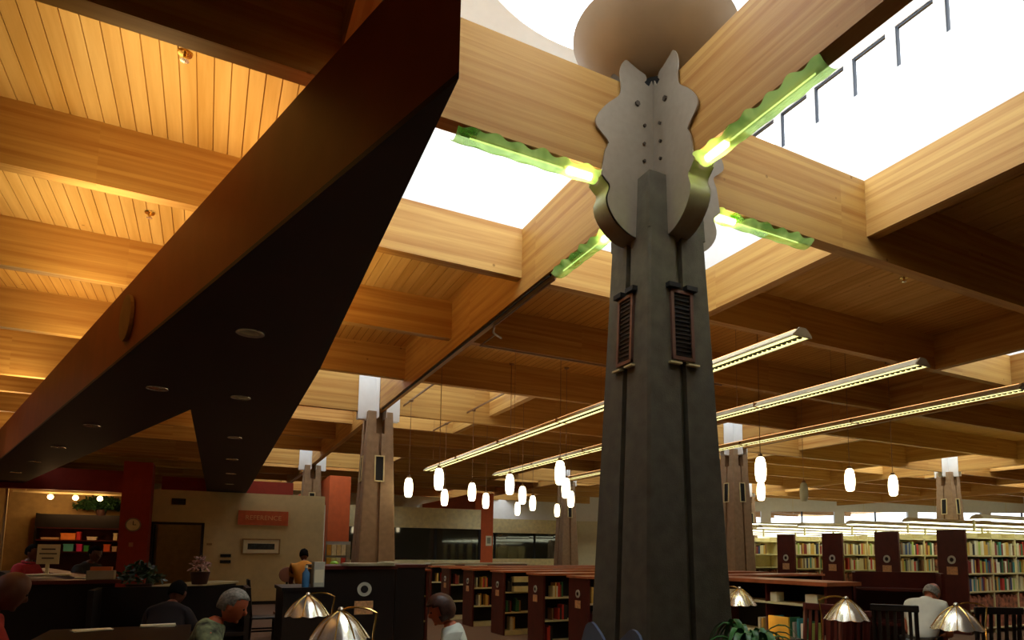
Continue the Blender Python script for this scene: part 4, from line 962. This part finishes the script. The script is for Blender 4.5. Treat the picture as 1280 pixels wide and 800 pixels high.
def person(lb, loc, rz, lean=.35, head=.5, hair=None, hairstyle='short', shirt=None, pants=None, skin=SKIN, arm=(.36, .40), sit=.46, long_sleeve=False, turn=0, stand=False, hoff=(0, 0)):
    r = thing('person', lb, 'person', loc, rz)
    hipz = sit+.09 if not stand else .92
    H = Vector((0, 0, hipz)); up = Vector((sin(lean), 0, cos(lean)))
    waist = H+up*.16; chest = H+up*.36; nb = H+up*.50; up2 = Vector((sin(lean+.25), 0, cos(lean+.25))); nt2 = nb+up2*.09
    pts = [(H, .15, .12), (waist, .135, .105), (chest, .155, .11), (nb, .075, .07), (nt2, .055, .055)]
    ed = [(0, 1), (1, 2), (2, 3), (3, 4)]
    tpts = [pts[0], (waist, .14, .115), (chest, .175, .135), (nb, .092, .088), (nb+up2*.05, .070, .068)]; ted = [(0, 1), (1, 2), (2, 3), (3, 4)]
    tz = arm[1]+(.30 if not stand else .3)
    for s in (-1, 1):
        sh = chest+up*.07+Vector((0, s*.165, 0)); wr = Vector((arm[0]+.02, s*.13, hipz+arm[1]-.32)); 
        mid = (sh+wr)/2; el = mid+Vector((-.05, s*.07, -.13)); b = len(pts)
        fwd = (wr-el).normalized()
        pts += [(sh, .065), (el, .043), (wr, .028), (wr+fwd*.05, .030, .022)]; ed += [(2, b), (b, b+1), (b+1, b+2), (b+2, b+3)]
        side = Vector((0, 0, 1)).cross(fwd).normalized(); dn = Vector((0, 0, -1))
        for q, ln in enumerate((.068, .078, .072, .055)):
            o_ = (q-1.5)*.019; p0 = wr+fwd*.085+side*o_; p1 = p0+fwd*ln*.5+dn*.006; p2 = p1+fwd*ln*.35+dn*.022; c_ = len(pts)
            pts += [(p0, .0095), (p1, .0088), (p2, .0075)]; ed += [(b+3, c_), (c_, c_+1), (c_+1, c_+2)]
        p0 = wr+fwd*.035-side*s*(-.03); p1 = p0+fwd*.035-side*s*(-.018); p2 = p1+fwd*.028; c_ = len(pts)
        pts += [(p0, .012), (p1, .010), (p2, .008)]; ed += [(b+3, c_), (c_, c_+1), (c_+1, c_+2)]
        tb = len(tpts); el2 = el if long_sleeve else sh+(el-sh)*.62
        tpts += [(sh, .086), (el2, .062 if not long_sleeve else .058)]; ted += [(2, tb), (tb, tb+1)]
        if long_sleeve: tpts += [(el+(wr-el)*.85, .042)]; ted += [(tb+1, tb+2)]
    lp = [(H, .158, .13)]; le = []
    for s in (-1, 1):
        hip = H+Vector((0, s*.09, -.02)); kn = Vector((.42, s*.11, sit+.04)) if not stand else Vector((.02, s*.1, .48)); an = Vector((.40, s*.12, .08)) if not stand else Vector((0, s*.1, .08)); toe = an+Vector((.17, 0, -.045))
        b = len(pts); pts += [(hip, .09), (kn, .062), (an, .042), (toe, .035)]; ed += [(0, b), (b, b+1), (b+1, b+2), (b+2, b+3)]
        b = len(lp); lp += [(hip, .102), (kn, .074), (an, .056)]; le += [(0, b), (b, b+1), (b+1, b+2)]
    body = skin_mesh(pts, ed, 0, 1)
    hc = nt2+Vector((sin(lean+head)*.09+.02, 0, cos(lean+head)*.09))
    hm = head_mb(); hme = bpy.data.meshes.new('h'); 
    M = Matrix.Translation(hc) @ Matrix.Rotation(turn, 4, 'Z') @ Matrix.Rotation(head, 4, 'Y')
    hme.from_pydata([M @ Vector(v) for v in hm.v], [], hm.f)
    bo = bpy.data.objects.new('body', join_remesh([body, hme], .0075, skin, 'body')); COL.objects.link(bo); bo.parent = r
    for s in (-1, 1):
        e = MB().sph((.080, s*.031, .008), .008, 10, 8); e.v = [tuple(M @ Vector(v)) for v in e.v]; e.obj('eye', BLACK, r, True)
    sme = skin_mesh([(p[0], *[q+.016 for q in p[1:]]) for p in tpts], ted, 0, 2); sme.materials.clear(); sme.materials.append(shirt); sme.name = 'shirt'
    o = bpy.data.objects.new('shirt', sme); COL.objects.link(o); o.parent = r
    pme = skin_mesh(lp, le, 0, 2); pme.materials.clear(); pme.materials.append(pants or DARKW); o = bpy.data.objects.new('trousers', pme); COL.objects.link(o); o.parent = r
    if hair:
        hb = MB(); t_ = MB().sph((0, 0, 0), 1, 28, 20); bob = hairstyle == 'bob'
        vs = []; keep = {}
        gx, gy, gz = (.105, .083, .121) if not bob else (.118, .102, .132)
        for k, (x, y, z) in enumerate(t_.v):
            n_ = .5*sin(9*y+3*z)*.006+random.uniform(-.0015, .0015)
            X, Y, Z = x*(gx+n_)-.006, y*(gy+n_), z*(gz+n_)+.004
            ok = Z > (.07 if X > .045 else .045 if X > .02 else (-.005 if X > -.01 else -.06)) if not bob else (Z > .045 or (X < .045 and Z > -.10))
            if hairstyle == 'fringe': ok = (Z < .055 and Z > -.06 and X < .02)
            if bob and Z < 0: Y *= 1.06
            keep[k] = ok; vs.append((X, Y, Z))
        fs = [f for f in t_.f if all(keep[i] for i in f)]
        hb.add([tuple(M @ Vector(v)) for v in vs], fs)
        ho = hb.obj('hair', hair, r, True); sd_ = ho.modifiers.new('thick', 'SOLIDIFY'); sd_.thickness = .010; sd_.offset = -1
    return r
CAMO = mat('olive_camouflage_cloth', (.13, .15, .075), .9, var=.95, scale=16)
HG = mat('grey_hair', (.26, .24, .20), .7, var=.5, scale=60); HB_ = mat('brown_hair', (.055, .018, .010), .45, var=.4, scale=50); HK = mat('black_hair', (.006, .005, .005), .9, spec=.1); HW = mat('white_hair', (.6, .6, .6), .7)
SKINR = mat('warm_lit_skin', (.60, .15, .06), .5, var=.08)  # warm lamplight on the faces put into the skin colour
person('grey-haired man in olive camouflage shirt reading at the long left table', (-3.10, 1.31, 0), 0.0, .30, .45, HG, 'short', CAMO, DARKW, SKINR, long_sleeve=True, sit=.53, turn=-.25)
person('woman with brown bobbed hair and white top bowed over the long table', (-1.14, 1.18, 0), pi-.35, .16, .35, HB_, 'bob', mat('white_cloth', (.62, .68, .60), .8), DARKW, SKINR, turn=.2, sit=.42)
person('balding man in white T-shirt bent forward at the right, seen from behind', (3.82, .52, 0), .25, .50, .75, HG, 'fringe', mat('white_tshirt', (.72, .70, .56), .85), DARKW, SKIN, sit=.59, turn=-.2)
person('bald man in red shirt bowed over the table at far lower left', (-4.24, 1.12, 0), .35, .15, .5, None, 'short', mat('red_cloth', (.38, .02, .015), .8), DARKW, SKIND, sit=.64)
person('white-haired person partly cut off behind the bald man in red', (-4.62, 2.2, 0), .2, .15, .4, HW, 'short', mat('black_cloth', (.02, .02, .025), .8), DARKW, SKIND, sit=.62)
person('dark-haired librarian in red shirt behind the service desk', (-5.40, 8.6, 0), -.5, .08, .2, HK, 'short', mat('crimson_cloth', (.42, .015, .03), .8), DARKW, SKIND, stand=True, sit=.5, arm=(.3, .4))
person('dark-clothed person bent behind the service desk papers', (-4.62, 8.25, 0), -.8, .2, .3, HK, 'short', mat('charcoal_cloth', (.015, .015, .018), .8), DARKW, SKIND, stand=True, arm=(.3, .4))
person('person in orange-yellow shirt seated behind the emblem cabinet', (-1.36, 9.36, 0), pi/2, .15, .4, HK, 'short', mat('amber_cloth', (.75, .30, .03), .8), DARKW, SKIND, sit=.82)
person('dark-haired person in dark clothes seated at the black carrel', (-3.35, 3.6, 0), 1.2, .30, .5, HK, 'short', mat('dark_plum_cloth', (.010, .005, .006), .8), DARKW, SKIND, sit=.5)
print('books', NB[0])

# ------------------------------------------------------------ groups for repeats
GR = {'column': 'concrete columns of the hall', 'wooden_chair': 'wooden slat back chairs', 'reading_lamp': 'silver reading lamps', 'linear_light': 'hanging linear fluorescent lights',
      'girder_light': 'green glass lights around the capital', 'low_bookshelf': 'low mahogany bookshelves', 'tall_bookshelf': 'tall bookshelves on the right', 'stack_light': 'fluorescent strips over the stacks',
      'reading_table': 'dark reading tables', 'storage_box': 'boxes in the alcove bookcase', 'sprinkler': 'ceiling sprinklers', 'paper_stack': 'loose papers on desks and shelves', 'catalogue_cabinet': 'dark catalogue cabinets',
      'study_carrel': 'study carrels', 'card_box': 'card boxes on the right low shelf', 'wall_plaque': 'dark plaques on the cream wall', 'potted_plant': 'potted plants', 'far_books': 'low rows of stack books'}
for o in bpy.data.objects:
    k = o.name.split('.')[0]
    if o.parent is None and k in GR and 'group' not in o: o['group'] = GR[k]
